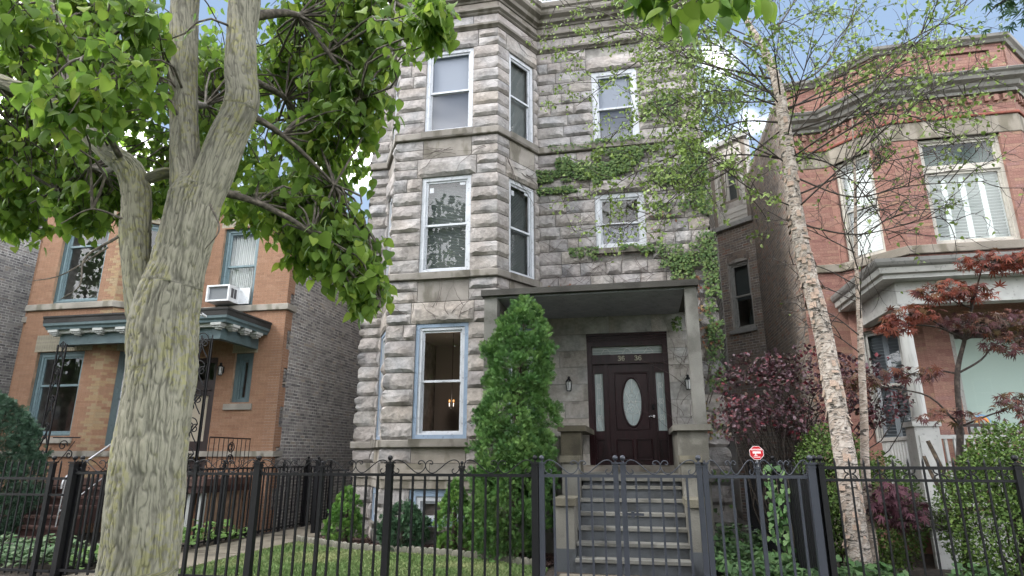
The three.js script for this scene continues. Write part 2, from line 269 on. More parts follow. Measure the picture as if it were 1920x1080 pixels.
// edging line between lawn and planting bed, seen from the gangway path to the steps
const edgeLine = new THREE.CatmullRomCurve3([[-6.85, -12.2], [-6.2, -11.85], [-5.5, -11.45], [-4.83, -11.25], [-3.79, -11.1], [-2.73, -10.76], [-2.1, -10.42], [-1.5, -10.2]].map(([x, z]) => new THREE.Vector3(x, 0, z)));
const edgePts = edgeLine.getSpacedPoints(40).map((p) => [p.x, p.z]);
structure('lawn', sheet([[-6.88, -8.15], [-1.4, -8.15], ...[...edgePts].reverse()], 0.012), GM.lawn);
structure('planting_bed', sheet([...edgePts, [-1.4, -12.4], [-6.2, -13.6], [-6.85, -13.0]], 0.016), GM.mulch);
structure('planting_bed', sheet(rect(0.9, 1.95, -13.2, -8.2), 0.016), GM.mulch).name = 'side_planting_bed';
{
  const path = structure('path', sheet(rect(-8.15, -6.9, -32, -7.85), 0.004), GM.earth);
  for (let z = -8.0; z > -26; z -= 1.22) mesh('slab', bb(-8.12, -6.9, -0.03, 0.022 + hash(z * 10, 3, 1) * 0.008, z - 1.205, z), GM.path, path);
  const fw = structure('front_walk', sheet(rect(-1.3, 0.9, -9.7, -7.85), 0.004), GM.earth);
  mesh('slab', bb(-1.25, 0.85, -0.03, 0.022, -9.68, -8.75), GM.path, fw); mesh('slab', bb(-1.25, 0.85, -0.03, 0.025, -8.73, -7.87), GM.path, fw);
}
// ---------- greystone house ----------
const SM = {
  core: mat([0.38, 0.36, 0.335], 0.95, { map: T.mortar }),
  tones: [[0.40, 0.375, 0.362], [0.38, 0.356, 0.347], [0.42, 0.388, 0.362], [0.378, 0.36, 0.354], [0.395, 0.37, 0.36], [0.355, 0.333, 0.33]].map((c) => mat(c, 0.95, { map: T.stone, bump: T.stoneB, bs: 0.014 })),
  ashlar: [[0.39, 0.37, 0.35], [0.37, 0.352, 0.338], [0.41, 0.383, 0.352]].map((c) => mat(c, 0.9, { map: T.ashlar, bump: T.stoneB, bs: 0.006 })),
  sill: mat([0.28, 0.267, 0.25], 0.9, { map: T.ashlar, bump: T.stoneB, bs: 0.006 }),
  string: mat([0.37, 0.352, 0.335], 0.9, { map: T.ashlar, bump: T.stoneB, bs: 0.006 }),
  cornice: mat([0.32, 0.305, 0.285], 0.9, { map: T.ashlar, bump: T.stoneB, bs: 0.006 }),
  entry: [[0.47, 0.455, 0.43], [0.44, 0.425, 0.405], [0.50, 0.475, 0.44]].map((c) => mat(c, 0.9, { map: T.stone, bump: T.stoneB, bs: 0.012 })),
  slab: mat([0.085, 0.082, 0.08], 0.9, { map: T.concrete, bump: T.stoneB, bs: 0.01 }), ceil: mat([0.31, 0.31, 0.36], 0.85, { map: T.paint }), column: mat([0.30, 0.302, 0.305], 0.9, { map: T.concrete, bump: T.grain, bs: 0.003 }),
  pier: mat([0.28, 0.275, 0.262], 0.92, { map: T.concrete, bump: T.stoneB, bs: 0.006 }), cap: mat([0.245, 0.228, 0.185], 0.92, { map: T.concrete, bump: T.stoneB, bs: 0.008 }), mossy: mat([0.15, 0.135, 0.10], 0.95, { map: T.concrete, bump: T.stoneB, bs: 0.008 }),
  tread: mat([0.32, 0.32, 0.315], 0.85, { map: T.concrete, bump: T.grain, bs: 0.003 }), riser: mat([0.115, 0.13, 0.158], 0.6, { map: T.concrete, bump: T.stoneB, bs: 0.003 }),
};
const house = thing('greystone_house', 'three storey grey limestone house with rock-faced blocks and a canted bay', 'house');
const gA = [-6.27, -13.3], gB = [-5.82, -13.3], gC = [-5.12, -12.08], gD = [-2.80, -12.08], gE = [-2.08, -13.3], gF = [1.65, -13.3], gBack = -27;
const FL = face(gA, gB), FCL = face(gB, gC), FBF = face(gC, gD), FCR = face(gD, gE), FM = face(gE, gF), FSL = face([gA[0], gBack], gA), FSR = face(gF, [gF[0], gBack]);
const mitre = (a, b) => { const k = 1 + a.n[0] * b.n[0] + a.n[1] * b.n[1]; return [(a.n[0] + b.n[0]) / k, (a.n[1] + b.n[1]) / k]; };
const blockStore = [];
let blockSeed = 100;
function rockBlock(wall, f, u0, u1, y0, y1, depth, cl, cr) {
  const j = 0.007, a = cl ? u0 : u0 + j, b = cr ? u1 : u1 - j, c = y0 + j, d = y1 - j, w = b - a, h = d - c, seed = blockSeed++;
  const nu = Math.max(4, Math.min(13, Math.round(w / 0.075))), nv = Math.max(4, Math.min(8, Math.round(h / 0.06))), P = [], lean = 0.2 + 1.0 * hash(seed, 1, 1), big = 0.45 + 0.85 * hash(seed, 2, 1);
  const cornerProf = (y, key) => depth * (0.35 + 0.75 * noise3(y * 9, key * 3.3, 2.2, 5)) * smooth(0, 0.06, Math.min(y - c, d - y));
  const at = (u, y, out, m) => m ? [f.at(u, 0)[0] + m[0] * out, y, f.at(u, 0)[1] + m[1] * out] : [f.at(u, out)[0], y, f.at(u, out)[1]];
  const planes = []; for (let i = 0; i < 7; i++) planes.push([0.62 + 0.5 * hash(seed, i, 41), (hash(seed, i, 42) - 0.5) * 2.6 / Math.max(w, 0.35), (hash(seed, i, 43) - 0.42) * 1.5 / h, a + w * hash(seed, i, 44), c + h * hash(seed, i, 45)]);
  const raise = (u, y) => {                                          // split face: a few tilted facets, steep at the joints, furthest out low down
    const eL = cl ? 9 : u - a, eR = cr ? 9 : b - u, eB = y - c, eT = d - y, n2 = noise3(u * 17 + seed, y * 19, seed, 12);
    let k = 1.15; for (const [p0, px, py, pu, pv] of planes) k = Math.min(k, p0 + px * (u - pu) - py * (y - pv));
    const lim = 0.02 + 0.055 * noise3(u * 14, seed, 3, 14), fb = smooth(-0.012, lim, eB), ft = clamp((eT + 0.008) / (0.05 + 0.16 * lean)), fs = clamp((Math.min(eL, eR) + 0.008) / 0.045);
    let r = 0.010 + depth * big * fb * Math.min(ft, fs, 1) * (0.30 + 0.85 * clamp(k, 0, 1.15)) + 0.018 * (n2 - 0.5) * fb * Math.min(1, ft * 2);
    if (cl && u - a < 0.1) r = lerp(cornerProf(y, cl.key), r, smooth(0, 0.1, u - a)); if (cr && b - u < 0.1) r = lerp(cornerProf(y, cr.key), r, smooth(0, 0.1, b - u));
    return Math.max(0.006, r);
  };
  for (let k = -1; k <= nv + 1; k++) for (let i = -1; i <= nu + 1; i++) {
    const ii = clamp(i, 0, nu), kk = clamp(k, 0, nv), jit = (q, n) => (ii > 0 && ii < nu && kk > 0 && kk < nv ? (hash(ii * 31 + kk, seed, n) - 0.5) * 0.5 : 0);
    const u = a + w * (ii + jit(0, 1)) / nu, y = c + h * (kk + jit(0, 2)) / nv, rim = k < 0 || k > nv || (i < 0 && !cl) || (i > nu && !cr);
    const m = ii === 0 && cl ? cl.m : ii === nu && cr ? cr.m : null;
    P.push(at(u, y, rim ? -0.03 : raise(u, y), m));
  }
  const pos = [], uv = [], s = nu + 3, ou = hash(seed, 5, 5) * 7, ov = hash(seed, 6, 6) * 7;
  const put = (q) => { const p = P[q]; pos.push(...p); uv.push((p[0] - f.a[0]) * f.t[0] + (p[2] - f.a[1]) * f.t[1] + ou, p[1] + ov); };
  for (let k = 0; k < nv + 2; k++) for (let i = 0; i < nu + 2; i++) { const q = k * s + i; (hash(q, seed, 9) < 0.5 ? [q, q + 1, q + s, q + 1, q + s + 1, q + s] : [q, q + 1, q + s + 1, q, q + s + 1, q + s]).forEach(put); }
  const g = new THREE.BufferGeometry(); g.setAttribute('position', new THREE.Float32BufferAttribute(pos, 3)); g.setAttribute('uv', new THREE.Float32BufferAttribute(uv, 2)); g.computeVertexNormals();
  const mid = f.at((u0 + u1) / 2); blockStore.push({ wall, g, tone: Math.floor(hash(seed, 8, 8) * SM.tones.length), show: seenSize(mid[0], (y0 + y1) / 2, mid[1], Math.sqrt(w * h)) });
}
function intervals(L, holes, y0, y1) { let p = [[0, L]]; for (const [a, b, c, d] of holes) if (y1 > c + 0.02 && y0 < d - 0.02) p = p.flatMap(([m, k]) => k <= a || m >= b ? [[m, k]] : [[m, Math.min(k, a)], [Math.max(m, b), k]].filter(([r, q]) => q - r > 0.03)); return p; }
function course(wall, f, y0, y1, holes, o = {}) {
  const { depth = 0.075, cl, cr, lo = 0.34, hi = 0.68, R, ash } = o;
  for (const [m, k] of intervals(f.L, holes, y0, y1)) {
    const n = Math.max(1, Math.round((k - m) / lerp(lo, hi, R()))), cut = [m]; for (let i = 1; i < n; i++) cut.push(m + (k - m) * (i + (R() - 0.5) * 0.5) / n); cut.push(k);
    for (let i = 0; i < n; i++) {
      const c0 = cl && m === 0 && i === 0 ? cl : null, c1 = cr && k === f.L && i === n - 1 ? cr : null;
      if (ash) { const e = ash.out ?? 0.02; mesh('stone_block', onFace(bx(cut[i + 1] - cut[i] - 0.008, y1 - y0 - 0.008, 0.08 + e, (cut[i] + cut[i + 1]) / 2, (y0 + y1) / 2, (e - 0.08) / 2 + (R() - 0.5) * 0.004), f), ash.m[Math.floor(R() * ash.m.length)], wall); }
      else rockBlock(wall, f, cut[i], cut[i + 1], y0, y1, depth, c0, c1);
    }
  }
}
const W1 = [2.0, 4.33], W2 = [5.44, 7.67], W3 = [8.78, 10.92], W0 = [0.36, 1.04];
const bayWin = (c, hw) => [W0, W1, W2, W3].map(([a, b]) => [c - hw, c + hw, a, b]);
const faces = [
  { f: FL, wins: [], cr: null, cl: { m: mitre(FSL, FL), key: 1 }, e: [0, 0] },
  { f: FCL, wins: bayWin(FCL.L - 0.84, 0.44), cr: { m: mitre(FCL, FBF), key: 2 } },
  { f: FBF, wins: bayWin(1.18, 0.565), cl: { m: mitre(FCL, FBF), key: 2 }, cr: { m: mitre(FBF, FCR), key: 3 } },
  { f: FCR, wins: bayWin(0.84, 0.44), cl: { m: mitre(FBF, FCR), key: 3 } },
];
{
  const R = rng(77);
  for (const q of faces) {
    const { f, wins } = q, wall = mesh('wall', wallCore(f, 0, 12.1, wins, 0.35, 0.02), SM.core, house), put = (y0, y1, n, holes, o = {}) => { for (let i = 0; i < n; i++) course(wall, f, lerp(y0, y1, i / n), lerp(y0, y1, (i + 1) / n), holes, { R, cl: q.cl, cr: q.cr, ...o }); };
    const wc = wins.length ? (wins[0][0] + wins[0][1]) / 2 : 0, hw = wins.length ? (wins[0][1] - wins[0][0]) / 2 : 0;
    put(0, 1.05, 3, wins);
    put(1.05, 1.22, 1, [], { ash: { m: SM.ashlar, out: 0.05 }, lo: 0.9, hi: 1.2 }); put(1.22, 1.53, 1, [], { ash: { m: SM.ashlar, out: 0.075 }, lo: 0.9, hi: 1.2 });
    const zones = [[1.53, 1.83, 1], [4.80, 5.29, 2], [8.13, 8.60, 2]];
    for (const [a, b, n] of zones) {
      const pan = wins.length ? [[wc - hw, wc + hw, a, b]] : []; put(a, b, n, pan);
      if (wins.length) mesh('stone_panel', onFace(bx(2 * hw - 0.01, b - a - 0.01, 0.09, wc, (a + b) / 2, -0.03), f), SM.ashlar[Math.floor(R() * 3)], wall);
    }
    for (const [a, b] of [W1, W2, W3]) put(a === 2.0 ? 1.98 : a === 5.44 ? 5.44 : 8.76, b, 7, wins);
    for (const [a, b] of [[4.33, 4.80], [7.67, 8.13], [10.92, 11.37]]) {
      const lh = hw + Math.min(0.12, f.L - wc - hw - 0.02), lint = wins.length ? [[Math.max(0, wc - lh), Math.min(f.L, wc + lh), a, b]] : [];
      put(a, b, 2, lint); if (wins.length) rockBlock(wall, f, lint[0][0], lint[0][1], a, b, 0.11, null, null);
    }
    put(11.47, 11.76, 1, [], { depth: 0.035, lo: 0.7, hi: 1.0 }); put(11.87, 12.1, 1, [], { ash: { m: SM.ashlar, out: 0.02 }, lo: 0.9, hi: 1.3 });
  }
  // main front to the right of the bay
  const door = [1.02, 2.71, 1.49, 4.22], w2 = [1.31, 2.42, 6.15, 7.47], w3 = [1.34, 2.41, 8.72, 10.69], hs = [door, w2, w3], corner = { m: mitre(FM, FSR), key: 4 };
  const wall = mesh('wall', wallCore(FM, 0, 12.1, hs, 0.35, 0.02), SM.core, house), put = (y0, y1, n, holes, o = {}) => { for (let i = 0; i < n; i++) course(wall, FM, lerp(y0, y1, i / n), lerp(y0, y1, (i + 1) / n), holes, { R, cr: corner, ...o }); };
  const porchEnd = 3.14;
  put(0, 1.49, 4, [[0, porchEnd, -1, 9]]); put(1.49, 4.62, 9, [[0, porchEnd, -1, 9]]);
  const inPorch = (y0, y1, n, holes) => { for (let i = 0; i < n; i++) course(wall, FM, lerp(y0, y1, i / n), lerp(y0, y1, (i + 1) / n), [...holes, [porchEnd, 9, -1, 9]], { R, ash: { m: SM.entry, out: 0.015 }, lo: 0.5, hi: 0.9 }); };
  inPorch(1.0, 4.22, 9, [door]); inPorch(4.22, 4.62, 1, []);
  const lint2 = [1.2, 2.53, 7.47, 7.88], lint3 = [1.22, 2.53, 10.69, 11.1], sill2 = [1.2, 2.53, 6.0, 6.15];
  put(4.62, 8.58, 13, [w2, lint2, sill2]); put(8.72, 11.37, 9, [w3, lint3]);
  rockBlock(wall, FM, lint2[0], lint2[1], lint2[2], lint2[3], 0.1); rockBlock(wall, FM, lint3[0], lint3[1], lint3[2], lint3[3], 0.1);
  put(11.47, 11.76, 1, [], { depth: 0.035, lo: 0.7, hi: 1.0 }); put(11.87, 12.1, 1, [], { ash: { m: SM.ashlar, out: 0.02 }, lo: 0.9, hi: 1.3 });
  mesh('sill', onFace(bb(1.18, 2.55, 6.02, 6.14, -0.05, 0.09), FM), SM.sill, wall);
  // right end of the front: stone returns round the corner, then common brick
  const side = mesh('wall', [wallCore(FSR, 0, 12.1, [], 0.35, 0.02)], SM.core, house);
  for (let y = 0; y < 12; y += 0.3) { const n = 0.35 + 0.3 * R(); rockBlock(side, FSR, 0, n, y, Math.min(12.1, y + 0.3), 0.08, corner, null); }
  const left = mesh('wall', [wallCore(FSL, 0, 12.1, [], 0.35, 0.02)], SM.core, house);
  for (let y = 0; y < 12; y += 0.3) { const n = 0.35 + 0.3 * R(); rockBlock(left, FSL, FSL.L - n, FSL.L, y, Math.min(12.1, y + 0.3), 0.08, null, { m: mitre(FSL, FL), key: 1 }); }
  const gb = brickMats([[0.40, 0.34, 0.29], [0.44, 0.37, 0.315], [0.34, 0.30, 0.27], [0.45, 0.39, 0.33]]), st = [];
  bricks(st, side, face(FSR.at(0.68), gE && [gF[0], gBack]), 0, 12, [], { pick: (u, y, r) => Math.floor(r() * 4), seed: 5, len: 0.21, ht: 0.075, uneven: 0.01 });
  bricks(st, left, face([gA[0], gBack], FSL.at(FSL.L - 0.68)), 0, 12, [], { pick: (u, y, r) => Math.floor(r() * 4), seed: 6, len: 0.21, ht: 0.075, uneven: 0.01 });
  layBricks(st, gb, 0);
  // the blocks that show largest are parts of their own, the others one part per wall
  blockStore.sort((a, b) => b.show - a.show); const rest = new Map();
  blockStore.forEach((b, i) => { if (i < 290) mesh('stone_block', b.g, SM.tones[b.tone], b.wall); else { const k = b.tone % 2; if (!rest.has(b.wall)) rest.set(b.wall, [[], []]); rest.get(b.wall)[k].push(b.g); } });
  for (const [wl, l] of rest) l.forEach((g, k) => { if (g.length) mesh('stone_blocks', g, SM.tones[k], wl).userData.kind = 'stuff'; });

  const run = [[gA[0], -14.2], gA, gB, gC, gD, gE];
  mesh('string_course', profileRun(run, [[-0.1, 1.83], [0.085, 1.83], [0.095, 1.845], [0.095, 1.965], [0.08, 1.98], [-0.1, 1.985]]), SM.string, house);
  mesh('string_course', profileRun(run, [[-0.1, 5.29], [0.085, 5.29], [0.095, 5.305], [0.095, 5.425], [0.08, 5.44], [-0.1, 5.445]]), SM.string, house);
  mesh('string_course', profileRun([...run, gF, [gF[0], -14.2]], [[-0.1, 8.60], [0.085, 8.60], [0.095, 8.615], [0.095, 8.745], [0.08, 8.76], [-0.1, 8.765]]), SM.string, house);
  const full = [[gA[0], -14.2], gA, gB, gC, gD, gE, gF, [gF[0], -14.2]];
  mesh('moulding', profileRun(full, [[-0.1, 11.37], [0.03, 11.37], [0.05, 11.39], [0.11, 11.42], [0.12, 11.465], [-0.1, 11.475]]), SM.cornice, house);
  mesh('moulding', profileRun(full, [[-0.1, 11.76], [0.03, 11.76], [0.06, 11.78], [0.07, 11.80], [0.13, 11.83], [0.135, 11.865], [-0.1, 11.875]]), SM.cornice, house);
  mesh('cornice', profileRun(full, [[-0.3, 12.1], [0.05, 12.1], [0.07, 12.14], [0.16, 12.17], [0.19, 12.24], [0.30, 12.29], [0.33, 12.34], [0.33, 12.42], [0.38, 12.45], [0.40, 12.54], [0.40, 12.57], [-0.3, 12.62]]), SM.cornice, house);
  mesh('parapet', profileRun(full, [[-0.3, 12.55], [-0.02, 12.55], [-0.02, 12.86], [-0.3, 12.86]]), SM.ashlar[1], house);
  mesh('coping', profileRun(full, [[-0.34, 12.86], [0.06, 12.86], [0.06, 12.93], [-0.34, 12.95]]), M.whiteFrame, house);
  for (const q of faces) for (const [a, b, c] of q.wins.slice(1)) mesh('sill', onFace(bb(a - 0.04, b + 0.04, c - 0.155, c - 0.005, -0.16, 0.105), q.f), SM.sill, house);
  mesh('sill', onFace(bb(1.3, 2.45, 8.605, 8.755, -0.16, 0.105), FM), SM.sill, house);
  for (const q of faces) for (const [a, b, c] of q.wins.slice(0, 1)) mesh('sill', onFace(bb(a - 0.02, b + 0.02, c - 0.09, c, -0.16, 0.06), q.f), SM.sill, house);
  // closed shell behind: back wall, roof, floors
  const plan = [[gA[0] + 0.37, gBack], [gA[0] + 0.37, -13.67], [gB[0] + 0.2, -13.67], [gC[0] + 0.25, -12.45], [gD[0] - 0.25, -12.45], [gE[0] - 0.2, -13.67], [gF[0] - 0.37, -13.67], [gF[0] - 0.37, gBack]];
  mesh('back_wall', bb(gA[0], gF[0], 0, 12.4, gBack - 0.3, gBack), SM.core, house);
  mesh('roof', prism(plan, 12.2, 12.35), M.roof, house);
  for (const y of [-0.05, 1.36, 4.84, 8.2, 11.55]) mesh('floor', prism(plan, y, y + 0.16), M.room, house);
  mesh('inner_wall', bb(gA[0] + 0.4, gF[0] - 0.4, 0, 12.1, -17.6, -17.5), M.room, house);

  // windows
  const wf = { frame: M.whiteFrame, set: 0.03, fw: 0.085 };
  for (const q of faces.slice(1)) q.wins.forEach(([a, b, c, d], i) => {
    const u = (a + b) / 2, w = b - a, h = d - c, front = q.f === FBF, o = { ...wf };
    if (i === 0) Object.assign(o, { trim: 0.13, trimMat: M.blueFrame, single: true, fw: 0.09, behind: flatBlind(mat([0.20, 0.17, 0.155], 0.9), 0, 1, -0.2) });
    if (i === 1) Object.assign(o, { trim: 0.075, trimMat: M.blueFrame, fw: 0.06 });
    if (i === 2) o.behind = (g, x0, x1, y0, y1) => { slatBlind(M.blindDark, 0.035, 0.75)(g, x0, x1, y0, y1); mesh('sticker', new THREE.PlaneGeometry(0.09, 0.12).translate(x0 + 0.12, y1 - 0.2, -0.046), M.whiteFrame, g); mesh('sticker', new THREE.PlaneGeometry(0.12, 0.06).translate(x1 - 0.13, y1 - 0.09, -0.046), M.whiteFrame, g); };
    if (i === 3) o.behind = front ? (g, x0, x1, y0, y1, ym) => { flatBlind(M.blindPale, 0.5, 1, -0.13)(g, x0, x1, y0, y1); flatBlind(M.screen, 0, 0.5, -0.13)(g, x0, x1, y0, y1); } : slatBlind(M.blindDark, 0.05, 0.3);
    sashWindow(house, q.f, u, c, w, h, o);
  });
  sashWindow(house, FM, (w2[0] + w2[1]) / 2, w2[2], w2[1] - w2[0], w2[3] - w2[2], { ...wf, fw: 0.11, rail: 0.46, behind: flatBlind(M.screen, 0, 0.46, -0.13) });
  sashWindow(house, FM, (w3[0] + w3[1]) / 2, w3[2], w3[1] - w3[0], w3[3] - w3[2], { ...wf, fw: 0.11, behind: (g, x0, x1, y0, y1) => { flatBlind(M.blindPale, 0.5, 1, -0.13)(g, x0, x1, y0, y1); flatBlind(M.screen, 0, 0.5, -0.13)(g, x0, x1, y0, y1); } });

  // porch
  const px0 = -2.87, px1 = 1.14, pz = -11.12;
  mesh('porch_roof', [bb(px0, px1, 4.62, 4.735, -13.285, pz)], SM.slab, house);
  mesh('porch_ceiling', bb(px0 + 0.3, px1 - 0.24, 4.585, 4.615, -13.25, pz - 0.12), SM.ceil, house);
  mesh('porch_beam', [bb(px0 + 0.04, px0 + 0.3, 4.42, 4.615, -13.25, pz - 0.34)], SM.column, house);
  mesh('porch_column', bb(-2.82, -2.57, 1.3, 4.615, -11.46, -11.2), SM.column, house);
  mesh('porch_column', bb(0.895, 1.105, 2.19, 4.615, -11.42, -11.2), SM.column, house);
  mesh('porch_floor', bb(-2.87, 1.14, 1.245, 1.365, -13.285, -11.40), SM.tread, house);
  mesh('porch_base', bb(-2.82, -1.36, 0, 1.245, -13.2, -11.5), SM.pier, house); mesh('porch_base', bb(0.86, 1.12, 0, 1.245, -13.2, -11.5), SM.pier, house);
  mesh('door_sill', bb(-1.2, 0.78, 1.365, 1.488, -13.30, -13.1), SM.ashlar[2], house);
  for (const [x0, x1] of [[-1.45, -0.95], [0.54, 1.16]]) mesh('parapet_cap', bb(x0, x1, 2.085, 2.185, -13.2, -11.14), x0 < 0 ? SM.mossy : SM.pier, house);
  mesh('parapet_wall', bb(-1.40, -1.05, 1.365, 2.085, -11.6, -11.2), SM.mossy, house); mesh('parapet_wall', bb(-2.57, -1.405, 1.365, 2.0, -11.5, -11.3), SM.pier, house);
  mesh('parapet_wall', bb(0.60, 1.10, 1.365, 2.085, -13.2, -11.22), SM.pier, house);
  const pier = (x0, x1, z0, z1, top, base) => { mesh('stair_pier', bb(x0, x1, base ? 0.32 : 0, top, z0, z1), SM.pier, house); mesh('pier_cap', bb(x0 - 0.03, x1 + 0.03, top, top + 0.11, z0 - 0.04, z1 + 0.05), SM.cap, house); if (base) mesh('pier_base', bb(x0 - 0.012, x1 + 0.012, 0, 0.32, z0 - 0.01, z1 + 0.012), SM.riser, house); };
  pier(-1.33, -1.06, -11.19, -10.72, 1.56); pier(-1.345, -1.065, -10.70, -9.95, 0.93, true); pier(0.62, 0.90, -11.19, -10.72, 1.56); pier(0.615, 0.90, -10.70, -9.95, 0.93, true);
  for (let i = 0; i < 7; i++) {                                       // front steps: pale treads over slate-blue risers
    const z = -11.2 + 0.264 * (i - 1), y = 1.365 - 0.195 * i;
    if (i) mesh('tread', bb(-1.055, 0.612, y - 0.045, y, z - 0.28, z + 0.02), SM.tread, house);
    mesh('riser', bb(-1.05, 0.607, 0, y - (i ? 0.046 : 0.121), z - 0.29, z - 0.012), SM.riser, house);
  }
  // entrance: dark stained door with leaded side lights and transom
  const DK = mat([0.032, 0.011, 0.014], 0.3, { specularIntensity: 0.5, map: T.wood, bump: T.wood, bs: 0.001 }), D = new THREE.Group(); D.name = 'door'; D.position.set(-0.215, 1.49, -13.36); house.add(D);
  const came = mat([0.62, 0.62, 0.60], 0.35, { metal: 0.7 }), cap = (w, y, out, h) => bx(w, h, out, 0, y, out / 2 - 0.05);
  mesh('frame', [bb(-0.845, -0.745, 0, 2.73, -0.1, 0.06), bb(0.745, 0.845, 0, 2.73, -0.1, 0.06), bb(-0.745, 0.745, 2.45, 2.73, -0.1, 0.06), cap(1.70, 2.70, 0.15, 0.05), cap(1.69, 2.64, 0.13, 0.03), cap(1.68, 2.585, 0.125, 0.03),
    bb(-0.745, 0.745, 2.10, 2.27, -0.1, 0.045), bb(-0.745, 0.745, 2.07, 2.10, -0.1, 0.07), bb(-0.485, -0.415, 0, 2.1, -0.1, 0.05), bb(0.54, 0.565, 0, 2.1, -0.1, 0.05)], DK, D);
  mesh('panel', [bb(-0.415, -0.30, 0, 2.07, -0.06, 0.0), bb(0.43, 0.54, 0, 2.07, -0.06, 0.0), bb(-0.30, 0.43, 1.90, 2.07, -0.06, 0), bb(-0.30, 0.43, 0, 0.10, -0.06, 0), bb(-0.30, 0.43, 0.52, 0.68, -0.06, 0), bb(0.04, 0.10, 0.10, 0.52, -0.06, 0)], DK, D).name = 'door_leaf';
  { // field round the oval light
    const s = new THREE.Shape([[-0.30, 0.68], [0.43, 0.68], [0.43, 1.90], [-0.30, 1.90]].map((p) => new THREE.Vector2(...p))), hole = new THREE.Path(); hole.absellipse(0.065, 1.27, 0.20, 0.50, 0, Math.PI * 2, true); s.holes.push(hole);
    mesh('door_leaf', new THREE.ExtrudeGeometry(s, { depth: 0.03, bevelEnabled: false, curveSegments: 40 }).translate(0, 0, -0.05), DK, D);
    const ell = (rx, ry, r, z) => { const p = []; for (let i = 0; i <= 40; i++) { const a = i / 40 * Math.PI * 2; p.push([0.065 + Math.cos(a) * rx, 1.27 + Math.sin(a) * ry, z]); } return tubeGeo(p, r, 8, { steps: 64, closed: false }); };
    mesh('moulding', [ell(0.205, 0.505, 0.02, -0.018)], DK, D);
    const fr = (x0, x1, y0, y1, z) => [bar([x0, y0, z], [x1, y0, z], 0.014), bar([x0, y1, z], [x1, y1, z], 0.014), bar([x0, y0, z], [x0, y1, z], 0.014), bar([x1, y0, z], [x1, y1, z], 0.014)];
    mesh('moulding', [...fr(-0.27, 0.40, 0.71, 1.87, -0.012), ...fr(-0.29, 0.03, 0.11, 0.51, 0), ...fr(0.11, 0.42, 0.11, 0.51, 0)], DK, D);
    for (const [a, b] of [[-0.29, 0.03], [0.11, 0.42]]) mesh('raised_panel', [bb(a, b, 0.11, 0.51, -0.06, -0.03), bb(a + 0.05, b - 0.05, 0.17, 0.45, -0.03, -0.008)], DK, D);
    mesh('oval_pane', new THREE.CircleGeometry(1, 40).scale(0.2, 0.5, 1).translate(0.065, 1.27, -0.035), M.leadGlass, D);
    const L = []; const ln = (...p) => L.push(tubeGeo(p.map(([x, y]) => [x + 0.065, y + 1.27, -0.028]), 0.0042, 5, { steps: p.length * 3 }));
    ln([-0.2, 0], [0.2, 0]); ln([0, 0.5], [0, 0.2]); ln([0, 0.22], [-0.05, 0.14], [0, 0.08], [0.05, 0.14], [0, 0.22]); ln([-0.17, 0.28], [-0.09, 0.1], [-0.06, 0], [-0.1, -0.12], [-0.16, -0.3]); ln([0.17, 0.28], [0.09, 0.1], [0.06, 0], [0.1, -0.12], [0.16, -0.3]);
    ln([-0.19, -0.16], [0, -0.25], [0.19, -0.16]); ln([0, -0.25], [0, -0.5]); ln([-0.08, -0.02], [-0.03, 0.04], [0.03, -0.04], [0.08, 0.02]); ln([-0.05, -0.14], [0, -0.08], [0.05, -0.14], [0, -0.2], [-0.05, -0.14]); ln([-0.12, 0.38], [0, 0.24], [0.12, 0.38]);
    mesh('lead_came', L, came, D);
  }
  for (const [x0, x1] of [[-0.745, -0.485], [0.565, 0.745]]) {
    const c = (x0 + x1) / 2, hw = (x1 - x0) / 2; mesh('side_light', [bb(x0, c - 0.085, 0, 2.1, -0.06, 0.01), bb(c + 0.085, x1, 0, 2.1, -0.06, 0.01), bb(c - 0.085, c + 0.085, 1.88, 2.1, -0.06, 0.01), bb(c - 0.085, c + 0.085, 0, 0.12, -0.06, 0.01), bb(c - 0.085, c + 0.085, 0.5, 0.68, -0.06, 0.01), bb(c - 0.085, c + 0.085, 0.12, 0.5, -0.06, -0.03), bb(c - 0.05, c + 0.05, 0.17, 0.45, -0.03, -0.006)], DK, D);
    mesh('side_pane', new THREE.PlaneGeometry(0.17, 1.2).translate(c, 1.28, -0.03), M.leadGlass, D);
    const L = [bar([c - 0.04, 0.69, -0.022], [c - 0.04, 1.87, -0.022], 0.0035, 5), bar([c + 0.04, 0.69, -0.022], [c + 0.04, 1.87, -0.022], 0.0035, 5)];
    for (const y of [0.95, 1.28, 1.61]) for (const [dx, r] of [[-0.018, 0.055], [0.018, 0.055]]) L.push(tubeGeo([[c + dx, y - r, -0.02], [c + dx + 0.035, y, -0.02], [c + dx, y + r, -0.02], [c + dx - 0.035, y, -0.02], [c + dx, y - r, -0.02]], 0.004, 5, { steps: 12 }));
    mesh('lead_came', L, came, D);
  }
  mesh('transom_pane', new THREE.PlaneGeometry(1.46, 0.18).translate(0, 2.36, -0.03), M.leadGlass, D);
  { const L = []; for (const y of [2.29, 2.345, 2.40, 2.435]) L.push(bar([-0.73, y, -0.02], [0.73, y, -0.02], 0.0035, 5)); for (const x of [-0.45, 0, 0.45]) L.push(tubeGeo([[x - 0.1, 2.29, -0.019], [x, 2.41, -0.019], [x + 0.1, 2.31, -0.019], [x - 0.02, 2.30, -0.019]], 0.004, 5)); mesh('lead_came', L, came, D); }
  const brass = mat([0.30, 0.29, 0.22], 0.4, { metal: 0.9 }), font = await new FontLoader().loadAsync('fonts/droid/droid_serif_regular.typeface.json');
  for (const x of [-0.20, 0.15]) mesh('house_number', new TextGeometry('36', { font, size: 0.10, depth: 0.012, curveSegments: 6 }).translate(x, 2.135, 0.046), brass, D);
